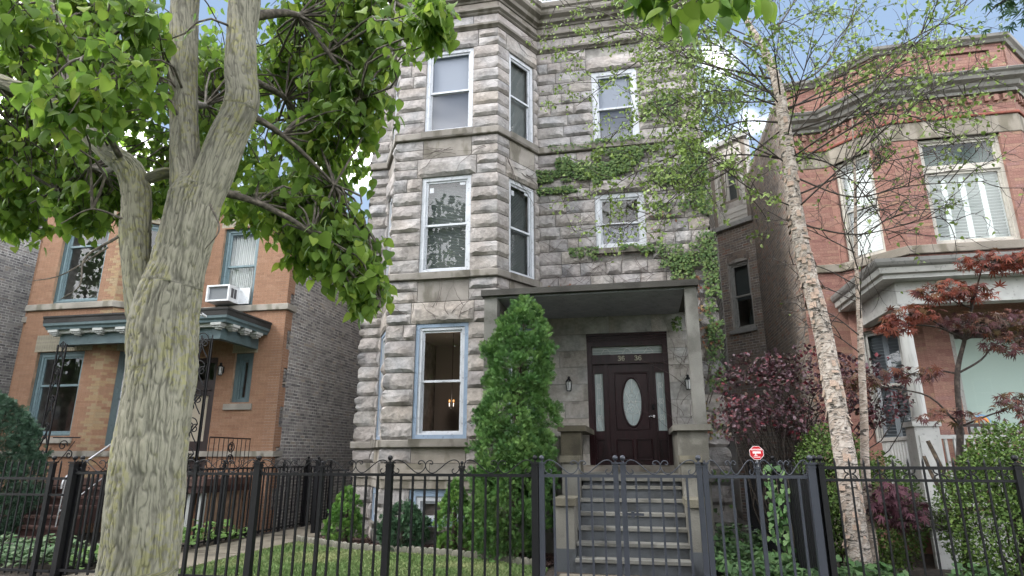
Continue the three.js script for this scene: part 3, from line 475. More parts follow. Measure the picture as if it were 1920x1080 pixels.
  mesh('door_handle', [cyl(0.028, 0.028, 0.03, 0, 0, 0, 14).rotateX(Math.PI / 2).translate(0.485, 0.97, 0.0), tubeGeo([[0.485, 0.97, 0.04], [0.46, 0.972, 0.05], [0.385, 0.965, 0.05]], [0.011, 0.011, 0.009], 8)], mat([0.7, 0.7, 0.72], 0.25, { metal: 0.9 }), D);
  mesh('door_lock', [new THREE.CapsuleGeometry(0.026, 0.06, 4, 10).translate(0.485, 1.16, 0.004)], M.blackIron, D);
}
rebase(house, -2.2, 0, -13.3);
// wall lanterns beside the door
function lantern(x, y, z, label, group) {
  const o = thing('wall_lantern', label, 'lantern', [x, y, z], group), k = M.blackIron;
  mesh('bracket', [bx(0.07, 0.16, 0.02, 0, 0, 0.01), tubeGeo([[0, 0.02, 0.02], [0, 0.08, 0.06], [0, 0.12, 0.1]], 0.009, 6)], k, o);
  mesh('roof', [cyl(0.075, 0.02, 0.06, 0, 0.07, 0.1, 6), ball(0.03, 0, 0.145, 0.1), cyl(0.012, 0.012, 0.05, 0, 0.12, 0.1, 6)], k, o);
  const l = [cyl(0.05, 0.055, 0.015, 0, -0.14, 0.1, 6)]; for (let i = 0; i < 6; i++) { const a = i / 6 * Math.PI * 2; l.push(bar([Math.sin(a) * 0.05, -0.13, 0.1 + Math.cos(a) * 0.05], [Math.sin(a) * 0.068, 0.07, 0.1 + Math.cos(a) * 0.068], 0.006, 5)); }
  mesh('cage', l, k, o); mesh('glass', new THREE.CylinderGeometry(0.058, 0.045, 0.19, 6, 1, true).translate(0, -0.035, 0.1), mat([0.9, 0.92, 0.92], 0.2, { transmission: 0.7, thickness: 0 }), o);
  mesh('bulb', [new THREE.SphereGeometry(0.022, 10, 8).scale(1, 1.6, 1).translate(0, -0.04, 0.1)], mat([0.8, 0.8, 0.78], 0.4), o);
}
lantern(-1.45, 3.13, -13.28, 'small black lantern on the stone wall left of the dark front door', 'porch lanterns');
lantern(0.99, 3.11, -13.28, 'small black lantern on the stone wall right of the dark front door', 'porch lanterns');

{ // two lit candle bulbs of a lamp inside the ground-floor bay room
  const o = thing('hanging_lamp', 'lit two-candle lamp glowing inside the ground floor bay window', 'lamp', [-4.77, 3.05, -15.6]), glow = mat([0.01, 0.006, 0.003], 0.6, { emissive: new THREE.Color().setRGB(1, 0.42, 0.10), emissiveIntensity: 0.13 });
  for (const x of [-0.055, 0.055]) { mesh('bulb', new THREE.SphereGeometry(0.028, 10, 8).scale(1, 1.5, 1).translate(x, 0, 0), glow, o); mesh('candle', cyl(0.012, 0.012, 0.09, x, -0.14, 0, 8), M.whiteFrame, o); }
  mesh('arm', [tubeGeo([[-0.055, -0.14, 0], [0, -0.2, 0], [0.055, -0.14, 0]], 0.008, 6), bar([0, -0.2, 0], [0, 1.86, -0.02], 0.008)], M.blackIron, o);
  const l = new THREE.PointLight(new THREE.Color().setRGB(1, 0.8, 0.62), 0.3, 0, 2); l.position.set(0, 0.05, 0.24); l.castShadow = true; o.add(l);
}
// ---------- orange brick house on the left ----------
const OM = {
  teal: mat([0.075, 0.118, 0.13], 0.55, { map: T.paint, bump: T.grain, bs: 0.001 }), tealPale: mat([0.155, 0.225, 0.25], 0.55, { map: T.paint }),
  lime: mat([0.50, 0.485, 0.45], 0.9, { map: T.ashlar, bump: T.stoneB, bs: 0.006 }), mortarO: mat([0.50, 0.33, 0.22], 0.95, { map: T.mortar }), mortarG: mat([0.70, 0.68, 0.64], 0.95, { map: T.mortar, bump: T.grain, bs: 0.004 }),
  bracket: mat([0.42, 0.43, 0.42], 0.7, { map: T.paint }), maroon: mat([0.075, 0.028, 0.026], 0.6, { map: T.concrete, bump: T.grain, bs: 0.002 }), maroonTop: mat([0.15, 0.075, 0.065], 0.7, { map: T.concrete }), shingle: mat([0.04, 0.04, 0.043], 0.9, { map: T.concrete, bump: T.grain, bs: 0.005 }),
};
const orange = brickMats([[0.415, 0.228, 0.14], [0.39, 0.212, 0.13], [0.435, 0.248, 0.158], [0.365, 0.195, 0.12], [0.415, 0.24, 0.15], [0.48, 0.33, 0.185], [0.47, 0.35, 0.21], [0.44, 0.395, 0.305]]);
const greyBrick = brickMats([[0.30, 0.28, 0.28], [0.38, 0.355, 0.345], [0.21, 0.195, 0.20], [0.45, 0.42, 0.395], [0.33, 0.29, 0.27], [0.45, 0.39, 0.335]]);
const pickO = (zig) => (u, y, r, row) => zig && zig(u, y, row, r) ? 5 + Math.floor(r() * 1.8) : Math.floor(r() * r() * 5.5);
const pickG = (u, y, r) => { const q = r(); return q < 0.3 ? 0 : q < 0.52 ? 1 : q < 0.72 ? 2 : q < 0.86 ? 3 : q < 0.97 ? 4 : 5; };
{
  const h = thing('orange_brick_house', 'two storey orange brick house with a bay and a teal porch roof', 'house'), st = [];
  const pA = [-16.4, -13.6], pB = [-15.9, -13.6], pC = [-15.0, -12.5], pD = [-12.5, -12.5], pE = [-11.6, -13.6], pF = [-8.5, -13.6], back = -33, top = 8.35;
  const fA = face(pA, pB), fB = face(pB, pC), fC = face(pC, pD), fD = face(pD, pE), fE = face(pE, pF), fS = face(pF, [pF[0], back]);
  const wC2 = [0.62, 2.0, 5.36, 7.52], wC1 = [0.54, 1.92, 2.1, 4.14], wD1 = [0.3, 1.12, 1.9, 4.14], wD2 = [0.3, 1.12, 5.36, 7.52], wE2 = [1.08, 2.13, 5.36, 7.5], wS = [1.82, 2.34, 2.9, 4.14], dr = [0.36, 1.36, 1.2, 4.05];
  const sold = (a, b, y0, y1) => ({ a, b, y0, y1 }), list = [[fA, [], []], [fB, [], []], [fC, [wC1, wC2], [sold(0.44, 2.1, 4.14, 4.56), sold(0.5, 2.12, 7.52, 7.9)]], [fD, [wD1, wD2], [sold(0.22, 1.2, 4.14, 4.5), sold(0.22, 1.2, 7.52, 7.9)]], [fE, [wE2, wS, dr], [sold(0.98, 2.23, 7.5, 7.9), sold(1.74, 2.42, 4.14, 4.42)]]];
  for (const [f, holes, solds] of list) {
    const wall = mesh('wall', wallCore(f, 0, top, holes, 0.3, 0.0), OM.mortarO, h), zig = (u, y, row, r) => (f === fC && (f.L - u < (row % 4 < 2 ? 0.32 : 0.18)) && r() < 0.75) || (f === fB && f.L - u < (row % 4 < 2 ? 0.34 : 0.2)) || (f === fD && u < (row % 4 < 2 ? 0.2 : 0.3) && r() < 0.6);
    bricks(st, wall, f, 0.0, 8.0, [...holes, ...solds.map((s) => [s.a, s.b, s.y0, s.y1])], { pick: pickO(zig), seed: 31 + holes.length + Math.round(f.L * 10), len: 0.215, ht: 0.0665, joint: 0.006, proud: 0.004, uneven: 0.002 });
    for (const s of solds) for (let u = s.a; u < s.b - 0.03; u += 0.07) { const [x, z] = f.at(u + 0.035, -0.019); st.push({ wall, x, y: (s.y0 + s.y1) / 2, z, w: 0.063, h: s.y1 - s.y0 - 0.008, d: 0.05, ry: f.ry, tilt: 0, tone: 7, show: seenSize(x, s.y0, z, 0.1) }); }
  }
  const side = mesh('wall', wallCore(fS, 0, top, [], 0.3, 0.0), OM.mortarG, h), sg = [];
  const teeth = []; for (let k = 0, y = 0; y < 8.1; k++, y += 0.47) teeth.push([-0.1, k % 2 ? 0.14 : 0.30, y, Math.min(8.2, y + 0.47)]);
  bricks(sg, side, fS, 0, 8.2, teeth, { pick: pickG, seed: 44, len: 0.215, ht: 0.078, joint: 0.021, proud: 0.003, uneven: 0.006, tilt: 0.03, header: 6 });
  for (const [, w, y0, y1] of teeth) bricks(st, side, face(fS.at(0), fS.at(w)), y0, y1, [], { pick: pickO(), seed: 71, len: 0.215, ht: 0.0665, joint: 0.006, proud: 0.004, uneven: 0.002 });
  layBricks(st, orange, 180); layBricks(sg, greyBrick, 120);
  const run = [pA, pB, pC, pD, pE, pF, [pF[0], -13.95]];
  mesh('string_course', profileRun(run, [[-0.1, 5.19], [0.06, 5.19], [0.07, 5.2], [0.07, 5.335], [0.05, 5.35], [-0.1, 5.36]]), OM.lime, h);
  mesh('string_course', profileRun(run, [[-0.1, 1.66], [0.05, 1.66], [0.05, 1.785], [-0.1, 1.79]]), OM.lime, h);
  mesh('cornice', profileRun(run, [[-0.2, 8.0], [0.03, 8.0], [0.06, 8.06], [0.2, 8.12], [0.3, 8.2], [0.34, 8.34], [0.34, 8.4], [-0.25, 8.45]]), OM.teal, h);
  mesh('roof', prism([[pA[0], back], pA, pB, pC, pD, pE, pF, [pF[0], back]], 8.36, 8.5), M.roof, h); mesh('back_wall', bb(pA[0], pF[0], 0, 8.4, back - 0.2, back), OM.mortarG, h); mesh('wall', bb(pA[0], pA[0] + 0.3, 0, 8.35, back, -13.62), OM.mortarG, h);
  for (const y of [0.9, 4.8, 7.95]) mesh('floor', prism([[pA[0] + 0.4, back], [pA[0] + 0.4, -13.95], [pB[0] + 0.2, -13.95], [pC[0] + 0.2, -12.85], [pD[0] - 0.2, -12.85], [pE[0] - 0.2, -13.95], [pF[0] - 0.35, -13.95], [pF[0] - 0.35, back]], y, y + 0.15), M.room, h);
  mesh('inner_wall', bb(pA[0] + 0.4, pF[0] - 0.35, 0, 7.9, -18.1, -18), M.room, h);
  const wo = { frame: OM.tealPale, trimMat: OM.teal, set: 0.09, trim: 0.06, fw: 0.055, sw: 0.05 }, win = (f, [a, b, c, d], o = {}) => sashWindow(h, f, (a + b) / 2, c, b - a, d - c, { ...wo, ...o });
  win(fC, wC2, { rail: 0.74 }); win(fC, wC1, { rail: 0.62 }); win(fD, wD1, { frame: OM.teal, trimMat: OM.teal, behind: flatBlind(M.blindPale, 0, 0.6) }); win(fD, wD2);
  const curtain = (g, x0, x1, y0, y1) => { const l = []; for (let i = 0; i < 22; i++) { const x = lerp(x0, x1, i / 22); l.push(cyl(0.026, 0.026, y1 - y0, x, y0, -0.17 - 0.02 * (i % 3), 6)); } mesh('curtain', l, mat([0.34, 0.36, 0.35], 0.9), g); };
  win(fE, wE2, { rail: 0.52, behind: curtain }); win(fE, wS, { single: true, frame: OM.teal, trim: 0.11 });
  mesh('sill', onFace(bb(wS[0] - 0.13, wS[1] + 0.1, wS[2] - 0.15, wS[2] - 0.005, -0.1, 0.06), fE), OM.lime, h);
  mesh('sill', onFace(bb(wC1[0] - 0.08, wC1[1] + 0.08, wC1[2] - 0.14, wC1[2] - 0.005, -0.1, 0.06), fC), OM.lime, h);
  { // front door behind the iron corner column
    const D = new THREE.Group(); D.name = 'door'; const [x, z] = fE.at(0.86, -0.1); D.position.set(x, 1.2, z); h.add(D); const dk = mat([0.035, 0.016, 0.015], 0.45, { map: T.wood });
    mesh('frame', [bb(-0.5, -0.4, 0, 2.85, -0.05, 0.06), bb(0.4, 0.5, 0, 2.85, -0.05, 0.06), bb(-0.4, 0.4, 2.72, 2.85, -0.05, 0.06), bb(-0.4, 0.4, 2.05, 2.3, -0.05, 0.05)], dk, D);
    mesh('door_leaf', [bb(-0.4, -0.28, 0, 2.05, -0.04, 0.0), bb(0.28, 0.4, 0, 2.05, -0.04, 0.0), bb(-0.28, 0.28, 0, 0.82, -0.04, 0), bb(-0.28, 0.28, 1.92, 2.05, -0.04, 0)], dk, D);
    pane1(D, -0.28, 0.28, 0.82, 1.92, -0.02); pane1(D, -0.4, 0.4, 2.3, 2.72, -0.02); mesh('shade', bb(-0.3, 0.3, 0.8, 1.95, -0.07, -0.05), mat([0.38, 0.33, 0.26], 0.9), D);
    const font = await new FontLoader().loadAsync('fonts/droid/droid_serif_regular.typeface.json'); mesh('house_number', new TextGeometry('3632', { font, size: 0.15, depth: 0.012, curveSegments: 5 }).translate(-0.2, 0.42, 0.004), mat([0.62, 0.50, 0.22], 0.35, { metal: 0.8 }), D);
  }
  // porch: deck, steps, roof with brackets, iron columns, railing
  const X0 = -13.75, X1 = -8.86, ZF = -11.86, deck = 1.2, wrap = [[X0, -13.3], [X0, ZF], [X1, ZF], [X1, -13.58]];
  mesh('porch_roof', [prism([[X0, -12.55], [X0, ZF], [X1, ZF], [X1, -13.57], [-11.5, -13.57], [-12.45, -12.47]], 4.70, 4.80), profileRun(wrap.slice(1, 4).map((p, i) => i === 0 ? [X0, ZF] : p), [[-0.5, 4.80], [0, 4.80], [0.02, 4.83], [0.02, 4.865], [-0.9, 5.0]])], OM.shingle, h);
  mesh('porch_fascia', profileRun([[X0, -12.5], [X0, ZF], [X1, ZF], [X1, -13.55]], [[-0.3, 4.55], [-0.06, 4.55], [-0.05, 4.60], [-0.01, 4.64], [-0.005, 4.71], [-0.3, 4.71]]), OM.teal, h);
  const BX0 = X0 + 0.3, BX1 = X1 - 0.28, BZ = ZF - 0.25;
  mesh('porch_beam', [bb(BX0, BX1, 4.21, 4.47, BZ - 0.15, BZ), bb(BX1 - 0.15, BX1 - 0.002, 4.21, 4.47, -13.55, BZ - 0.15), bb(BX0, BX0 + 0.15, 4.21, 4.47, -12.4, BZ - 0.15)], OM.teal, h);
  mesh('porch_soffit', bb(BX0, BX1, 4.47, 4.55, -13.3, BZ + 0.1), OM.bracket, h);
  mesh('porch_ceiling', bb(BX0 + 0.16, BX1 - 0.16, 4.40, 4.44, -13.0, BZ - 0.16), OM.teal, h);
  const br = () => merge([bx(0.26, 0.06, 0.2, 0, 0, 0), bx(0.2, 0.05, 0.16, 0, -0.05, -0.01), bx(0.10, 0.04, 0.12, 0, -0.09, -0.02)]), brg = br();
  for (let x = X0 + 0.25; x < X1 - 0.1; x += 0.62) mesh('bracket', brg, OM.bracket, h, [x, 4.52, ZF - 0.16]);
  for (let z = ZF - 0.45; z > -13.5; z -= 0.45) mesh('bracket', brg, OM.bracket, h, [X1 - 0.14, 4.52, z], Math.PI / 2);
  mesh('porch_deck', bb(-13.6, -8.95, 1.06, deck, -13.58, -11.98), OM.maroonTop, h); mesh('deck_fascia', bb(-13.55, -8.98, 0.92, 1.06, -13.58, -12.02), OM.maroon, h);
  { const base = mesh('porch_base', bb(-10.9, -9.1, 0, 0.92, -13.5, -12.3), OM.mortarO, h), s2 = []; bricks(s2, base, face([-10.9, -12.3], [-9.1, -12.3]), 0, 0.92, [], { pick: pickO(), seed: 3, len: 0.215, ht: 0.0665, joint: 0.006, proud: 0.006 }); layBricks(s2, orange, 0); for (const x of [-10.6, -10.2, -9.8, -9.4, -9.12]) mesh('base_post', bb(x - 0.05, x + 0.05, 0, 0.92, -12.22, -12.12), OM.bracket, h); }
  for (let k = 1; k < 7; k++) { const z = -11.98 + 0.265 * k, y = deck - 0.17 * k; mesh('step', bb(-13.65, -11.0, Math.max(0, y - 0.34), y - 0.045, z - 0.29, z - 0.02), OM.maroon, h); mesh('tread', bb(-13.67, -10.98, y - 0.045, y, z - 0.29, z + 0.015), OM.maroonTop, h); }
  mesh('step_base', bb(-13.7, -11.3, 0, 0.1, -10.42, -9.95), OM.lime, h);
  const spiral = (x, y, z, r, turn, dir) => { const p = []; for (let i = 0; i <= 14; i++) { const a = turn + dir * i / 14 * Math.PI * 2.6, q = r * (1 - i / 17); p.push([x + Math.cos(a) * q, y + Math.sin(a) * q, z]); } return tubeGeo(p, 0.013, 5, { steps: 26 }); };
  function ironColumn(x, z, w, name) {
    const l = [bx(0.03, 3.0, 0.03, x - w / 2, deck + 1.5, z), bx(0.03, 3.0, 0.03, x + w / 2, deck + 1.5, z), bx(w, 0.02, 0.02, x, deck + 0.06, z), bx(w, 0.02, 0.02, x, deck + 2.96, z)];
    for (let y = deck + 0.3; y < deck + 2.9; y += 0.62) { l.push(spiral(x, y + 0.2, z, w * 0.36, 0, 1), spiral(x - w * 0.1, y - 0.05, z, w * 0.2, 2, -1), tubeGeo([[x - w * 0.4, y - 0.25, z], [x - w * 0.05, y - 0.02, z], [x + w * 0.36, y + 0.22, z]], 0.016, 5), tubeGeo([[x + w * 0.4, y - 0.2, z], [x + w * 0.1, y + 0.05, z], [x, y + 0.3, z]], 0.014, 5)); if (w > 0.3) l.push(spiral(x + w * 0.25, y + 0.12, z, w * 0.2, 1, 1), bx(0.02, 0.6, 0.02, x, y, z)); }
    mesh(name, l, M.blackIron, h);
  }
  ironColumn(-13.22, -12.0, 0.23, 'iron_column'); ironColumn(-9.54, -12.02, 0.5, 'iron_column'); ironColumn(-9.27, -12.02, 0.02, 'iron_post');
  { const l = [bar([-9.04, 2.06, -12.05], [-9.04, 2.06, -13.5], 0.016), bar([-9.04, 1.3, -12.05], [-9.04, 1.3, -13.5], 0.014)]; for (let z = -12.05; z > -13.5; z -= 0.16) l.push(bar([-9.04, 1.22, z], [-9.04, 2.06, z], 0.009, 5)); mesh('railing', l, M.blackIron, h);
    const s = []; for (const [y, r] of [[1.86, 0.12], [1.6, 0.12]]) for (const q of [-1, 1]) s.push(rot(spiral(0, y, 0, r, 0, q), Math.PI / 2, -9.04, 0, -12.8)); mesh('railing_scroll', s, M.blackIron, h); }
  const steel = mat([0.42, 0.42, 0.43], 0.35, { metal: 0.8 });
  mesh('hand_rail', [tubeGeo([[-11.15, 2.1, -12.0], [-11.15, 1.35, -10.85], [-11.15, 1.2, -10.7], [-11.15, 1.05, -10.68]], 0.022, 8), bar([-11.15, 0.2, -10.7], [-11.15, 1.25, -10.75], 0.014), bar([-11.15, 1.2, -12.0], [-11.15, 2.1, -12.0], 0.014), bar([-11.15, 1.4, -11.9], [-11.15, 0.62, -10.72], 0.012)], M.blackIron, h).material = steel;
  mesh('hand_rail', [tubeGeo([[-13.3, 2.1, -12.0], [-13.3, 1.15, -10.5], [-13.3, 1.0, -10.4]], 0.018, 8), bar([-13.3, 0.2, -10.45], [-13.3, 1.1, -10.45], 0.014)], M.blackIron, h);
  mesh('railing', [bar([-13.1, 2.08, -12.1], [-12.62, 2.08, -12.35], 0.014), spiral(-12.9, 1.9, -12.2, 0.13, 0, 1), spiral(-12.75, 1.7, -12.25, 0.1, 2, -1), tubeGeo([[-13.15, 1.3, -12.1], [-12.9, 1.6, -12.2], [-12.7, 2.0, -12.3]], 0.01, 5)], M.blackIron, h);
  rebase(h, -12.4, 0, -13.6);
  // air conditioner in the upper window
  const ac = thing('air_conditioner', 'white window air conditioner in the upper window above the teal porch', 'air conditioner', [-10.2, 5.40, -13.45]), white = mat([0.68, 0.70, 0.72], 0.5, { map: T.paint });
  mesh('case', [bx(0.64, 0.04, 0.5, 0, 0.02, 0), bx(0.64, 0.04, 0.5, 0, 0.40, 0), bx(0.04, 0.34, 0.5, -0.30, 0.21, 0), bx(0.04, 0.34, 0.5, 0.30, 0.21, 0), bx(0.56, 0.34, 0.4, 0, 0.21, -0.02)], white, ac);
  mesh('grille', [bx(0.53, 0.31, 0.012, 0, 0.21, 0.19)], mat([0.12, 0.13, 0.14], 0.7, { bump: T.grain, bs: 0.004 }), ac);
  for (const zz of [0.12, 0.0]) mesh('side_vent', bx(0.012, 0.24, 0.09, 0.322, 0.22, zz), mat([0.06, 0.06, 0.065], 0.7), ac);
  mesh('filler_panel', bx(0.3, 0.42, 0.03, 0.47, 0.21, -0.16), white, ac);
  lantern(-10.05, 3.72, -13.57, 'small wall lantern on orange brick between iron column and narrow window');
  const cam = thing('security_camera', 'small white bullet camera on the corner of the teal porch roof', 'camera', [-9.35, 4.66, -11.84]);
  mesh('body', [cyl(0.03, 0.03, 0.15, 0, 0, 0, 12).rotateX(Math.PI / 2.3).translate(0, 0, 0.02)], white, cam); mesh('lens', [cyl(0.022, 0.022, 0.01, 0, 0, 0, 12).rotateX(Math.PI / 2.3).translate(0, 0.035, 0.165)], M.blackIron, cam);
}
{ // neighbour at the far left edge
  const h = thing('grey_brick_house', 'grey common brick side wall of the house at the far left edge', 'house'), X = -18.0, f = face([X, -9.0], [X, -34]), st = [], w = mesh('wall', wallCore(f, 0, 9.5, [], 0.3, 0), OM.mortarG, h);
  bricks(st, w, face([X, -12.5], [X, -26]), 0, 9.4, [], { pick: pickG, seed: 47, len: 0.215, ht: 0.078, joint: 0.022, proud: 0.003, uneven: 0.006, tilt: 0.03, header: 6 }); layBricks(st, greyBrick, 300);
  mesh('wall', bb(-26, X - 0.31, 0, 9.5, -9.3, -9.0), OM.mortarG, h); mesh('roof', bb(-26, X, 9.5, 9.65, -34, -9.0), M.roof, h); mesh('back_wall', bb(-26, X, 0, 9.5, -34.3, -34), OM.mortarG, h);
  rebase(h, -22, 0, -20);
}
// ---------- red brick house on the right ----------
const RM = {
  lime: mat([0.42, 0.39, 0.345], 0.9, { map: T.ashlar, bump: T.stoneB, bs: 0.005 }), mortar: mat([0.41, 0.215, 0.17], 0.95, { map: T.mortar }), mortarB: mat([0.68, 0.63, 0.57], 0.95, { map: T.mortar }), cornice: mat([0.19, 0.18, 0.165], 0.75, { map: T.paint, bump: T.grain, bs: 0.002 }),
  frame: mat([0.48, 0.45, 0.395], 0.55, { map: T.paint }), white: mat([0.50, 0.50, 0.485], 0.5, { map: T.paint, bump: T.grain, bs: 0.0006 }), trimGrey: mat([0.36, 0.355, 0.335], 0.6, { map: T.paint }), siding: mat([0.58, 0.55, 0.50], 0.7, { map: T.paint }), sidingTrim: mat([0.24, 0.20, 0.165], 0.7, { map: T.paint }), shutter: mat([0.42, 0.47, 0.455], 0.6),
};
const red = brickMats([[0.395, 0.205, 0.163], [0.365, 0.182, 0.146], [0.42, 0.23, 0.182], [0.33, 0.158, 0.13], [0.425, 0.238, 0.18], [0.38, 0.205, 0.18], [0.44, 0.262, 0.185]]);
const brown = brickMats([[0.40, 0.32, 0.265], [0.34, 0.275, 0.235], [0.44, 0.345, 0.28], [0.29, 0.24, 0.215], [0.45, 0.35, 0.275], [0.45, 0.27, 0.20]]);
{
  const h = thing('red_brick_house', 'two storey red brick house with a bay, dark cornice and white porch', 'house'), st = [], sb = [];
  const pA = [3.5, -13.6], pB = [4.3, -13.6], pC = [5.23, -12.6], pD = [7.56, -12.6], pE = [8.5, -13.6], pF = [11.4, -13.6], back = -33;
  const fA = face(pA, pB), fB = face(pB, pC), fC = face(pC, pD), fD = face(pD, pE), fE = face(pE, pF), fS = face([3.5, -17.95], pA), fBay = face([2.6, -18.85], [3.5, -17.95]), fBayL = face([2.6, -26], [2.6, -18.85]);
  const wB2 = [0.16, 0.95, 5.58, 7.79], wC2 = [0.5, 1.95, 5.58, 7.79], wB1 = [0.16, 0.95, 1.9, 4.1], wC1 = [0.42, 2.0, 2.05, 4.1], wD2 = [0.4, 1.2, 5.58, 7.79], pick = (u, y, r) => { const q = r(); return Math.floor(q * q * 7); };
  for (const [f, holes] of [[fA, []], [fB, [wB1, wB2]], [fC, [wC1, wC2]], [fD, [wD2]], [fE, []]]) {
    const wall = mesh('wall', wallCore(f, 0, 9.8, holes, 0.3, 0), RM.mortar, h), bo = { pick, seed: 61 + Math.round(f.L * 20), len: 0.29, ht: 0.0655, joint: 0.004, proud: 0.004, uneven: 0.003 };
    bricks(st, wall, f, 0.8, 5.39, holes, bo); bricks(st, wall, f, 5.56, 7.79, holes, bo); bricks(st, wall, f, 8.17, 8.62, [], { ...bo, proud: 0.012 });
    const pan = f === fC ? [[0.45, f.L - 0.25, 9.2, 9.6]] : f === fB ? [[0.2, f.L - 0.25, 9.2, 9.6]] : []; bricks(st, wall, f, 9.03, 9.75, pan, { ...bo, proud: 0.05, dep: 0.08 }); for (const p of pan) { const g2 = face(f.at(p[0], 0), f.at(p[1], 0)); bricks(st, wall, g2, p[2], p[3], [], { ...bo, proud: 0.006 }); }
    for (let u = 0.05; u < f.L - 0.05; u += 0.16) { const [x, z] = f.at(u + 0.04, 0.03); st.push({ wall, x, y: 8.53, z, w: 0.08, h: 0.13, d: 0.09, ry: f.ry, tilt: 0, tone: (Math.floor(u * 100) * 7) % 5, show: seenSize(x, 8.5, z, 0.12) }); }
  }
  const side = mesh('wall', wallCore(fS, 0, 9.8, [], 0.3, 0), RM.mortarB, h), pb = (u, y, r) => { const q = r(); return q < 0.9 ? Math.floor(q * 5.2) : 5; }, ob = { pick: pb, len: 0.215, ht: 0.076, joint: 0.019, proud: 0.003, uneven: 0.006, tilt: 0.02, header: 6 };
  bricks(sb, side, fS, 0, 9.7, [], { ...ob, seed: 71 });
  const wv = [0.28, 0.98, 5.2, 7.2], ws = [0.3, 0.93, 9.1, 10.4], bay = mesh('wall', wallCore(fBay, 0, 11, [wv, ws], 0.25, 0), RM.mortarB, h), arch = (u) => 0.11 * (1 - ((u - 0.63) / 0.4) ** 2);
  bricks(sb, bay, fBay, 0, 8.3, [[wv[0] - 0.02, wv[1] + 0.02, wv[2], wv[3] + 0.26]], { ...ob, seed: 72 });
  for (let u = wv[0] - 0.01; u < wv[1]; u += 0.076) { const [x, z] = fBay.at(u + 0.035, -0.01); for (const k of [0, 1]) sb.push({ wall: bay, x, y: wv[3] - 0.02 + arch(u + 0.035) + 0.07 + k * 0.115, z, w: 0.064, h: 0.105, d: 0.05, ry: fBay.ry, tilt: (0.63 - u) * 0.35, tone: Math.floor(hash(u * 100, k, 3) * 5), show: 0.02 }); }
  layBricks(st, red, 190); layBricks(sb, brown, 110);
  for (const [f, y0, y1] of [[fBay, 8.42, 11], [fBayL, 0.2, 11]]) { const w = f === fBay ? bay : mesh('wall', wallCore(f, 0, 11, [], 0.2, 0.0), RM.mortarB, h); for (let y = y0; y < y1; y += 0.16) for (const [m, k] of f === fBay ? intervals(f.L, [[ws[0] - 0.1, ws[1] + 0.1, ws[2] - 0.1, ws[3] + 0.1]], y, y + 0.16) : [[0, f.L]]) mesh('clapboard', onFace(new THREE.BoxGeometry(k - m, 0.165, 0.015).rotateX(-0.09).translate((m + k) / 2, y + 0.08, 0.012), f), RM.siding, w); }
  mesh('inner_wall', bb(2.85, 3.6, 0, 11, -20.2, -20.1), M.room, h); mesh('trim', onFace(bb(-0.02, fBay.L + 0.05, 8.28, 8.42, -0.05, 0.14), fBay), RM.trimGrey, h); mesh('roof', [prism([[3.6, -26], [3.6, -17.8], [3.42, -17.85], [2.5, -18.75], [2.5, -26]], 11, 11.15)], RM.trimGrey, h);
  for (const u of [0.05, fBay.L - 0.05]) mesh('trim', onFace(bx(0.12, 2.6, 0.05, u, 9.7, 0.02), fBay), RM.sidingTrim, h);
  const wo = { frame: RM.frame, set: 0.07, fw: 0.06, sw: 0.05 }, win = (f, [a, b, c, d], o = {}) => sashWindow(h, f, (a + b) / 2, c, b - a, d - c, { ...wo, ...o });
  const tree = (g, x0, x1, y0) => mesh('ornament', [cyl(0.16, 0.02, 0.5, 0.1, y0 + 0.05, -0.25, 9)], mat([0.02, 0.025, 0.02], 0.9), g);
  win(fBay, wv, { frame: RM.trimGrey, behind: (g, x0, x1, y0, y1) => { flatBlind(M.blindDark, 0.45, 1, -0.2)(g, x0, x1, y0, y1); tree(g, x0, x1, y0); } }); win(fBay, ws, { frame: RM.frame, trim: 0.1, trimMat: RM.sidingTrim, fw: 0.03, sw: 0.03, behind: flatBlind(M.blindDark, 0, 1, -0.2) }); mesh('sill', onFace(bb(wv[0] - 0.08, wv[1] + 0.08, wv[2] - 0.12, wv[2] - 0.004, -0.1, 0.08), fBay), RM.trimGrey, h);
  const shutters = (n, m = RM.shutter) => (g, x0, x1, y0, y1) => { const w = (x1 - x0) / n, fr = [], sl = []; for (let i = 0; i < n; i++) { const a = x0 + i * w; fr.push(bb(a, a + 0.05, y0, y1, -0.15, -0.12), bb(a + w - 0.05, a + w - 0.003, y0, y1, -0.15, -0.12), bb(a + 0.05, a + w - 0.05, y0, y0 + 0.08, -0.15, -0.12)); for (let y = y0 + 0.1; y < y1; y += 0.062) sl.push(new THREE.BoxGeometry(w - 0.1, 0.068, 0.008).rotateX(0.75).translate(a + w / 2, y, -0.135)); } mesh('shutter', fr, m, g); mesh('shutter_slats', sl, m, g).userData.kind = 'stuff'; };
  win(fC, [wC2[0], wC2[1], 5.58, 7.14], { single: true, behind: shutters(4) });
  win(fC, [wC2[0], wC2[1], 7.14, 7.79], { single: true, fw: 0.055, behind: (g, x0, x1, y0, y1) => { const l = []; for (let i = 1; i < 9; i++) { const x = lerp(x0, x1, i / 9); l.push(bar([x, y0, -0.06], [x, y1, -0.06], 0.005, 4)); } for (let i = 0; i < 12; i++) l.push(bar([lerp(x0, x1, i / 12), y1 - 0.16, -0.06], [lerp(x0, x1, (i + 1) / 12), y1 - (i % 2 ? 0.16 : 0.05), -0.06], 0.004, 4)); mesh('lead_came', l, M.blackIron, g); flatBlind(mat([0.03, 0.06, 0.045], 0.8), 0, 1, -0.2)(g, x0, x1, y0, y1); } });
  win(fB, wB2, { behind: slatBlind(RM.shutter, 0.05, 0.6, -0.15), sash: RM.trimGrey }); win(fD, wD2, { behind: slatBlind(RM.shutter, 0.05, 0.6, -0.15) });
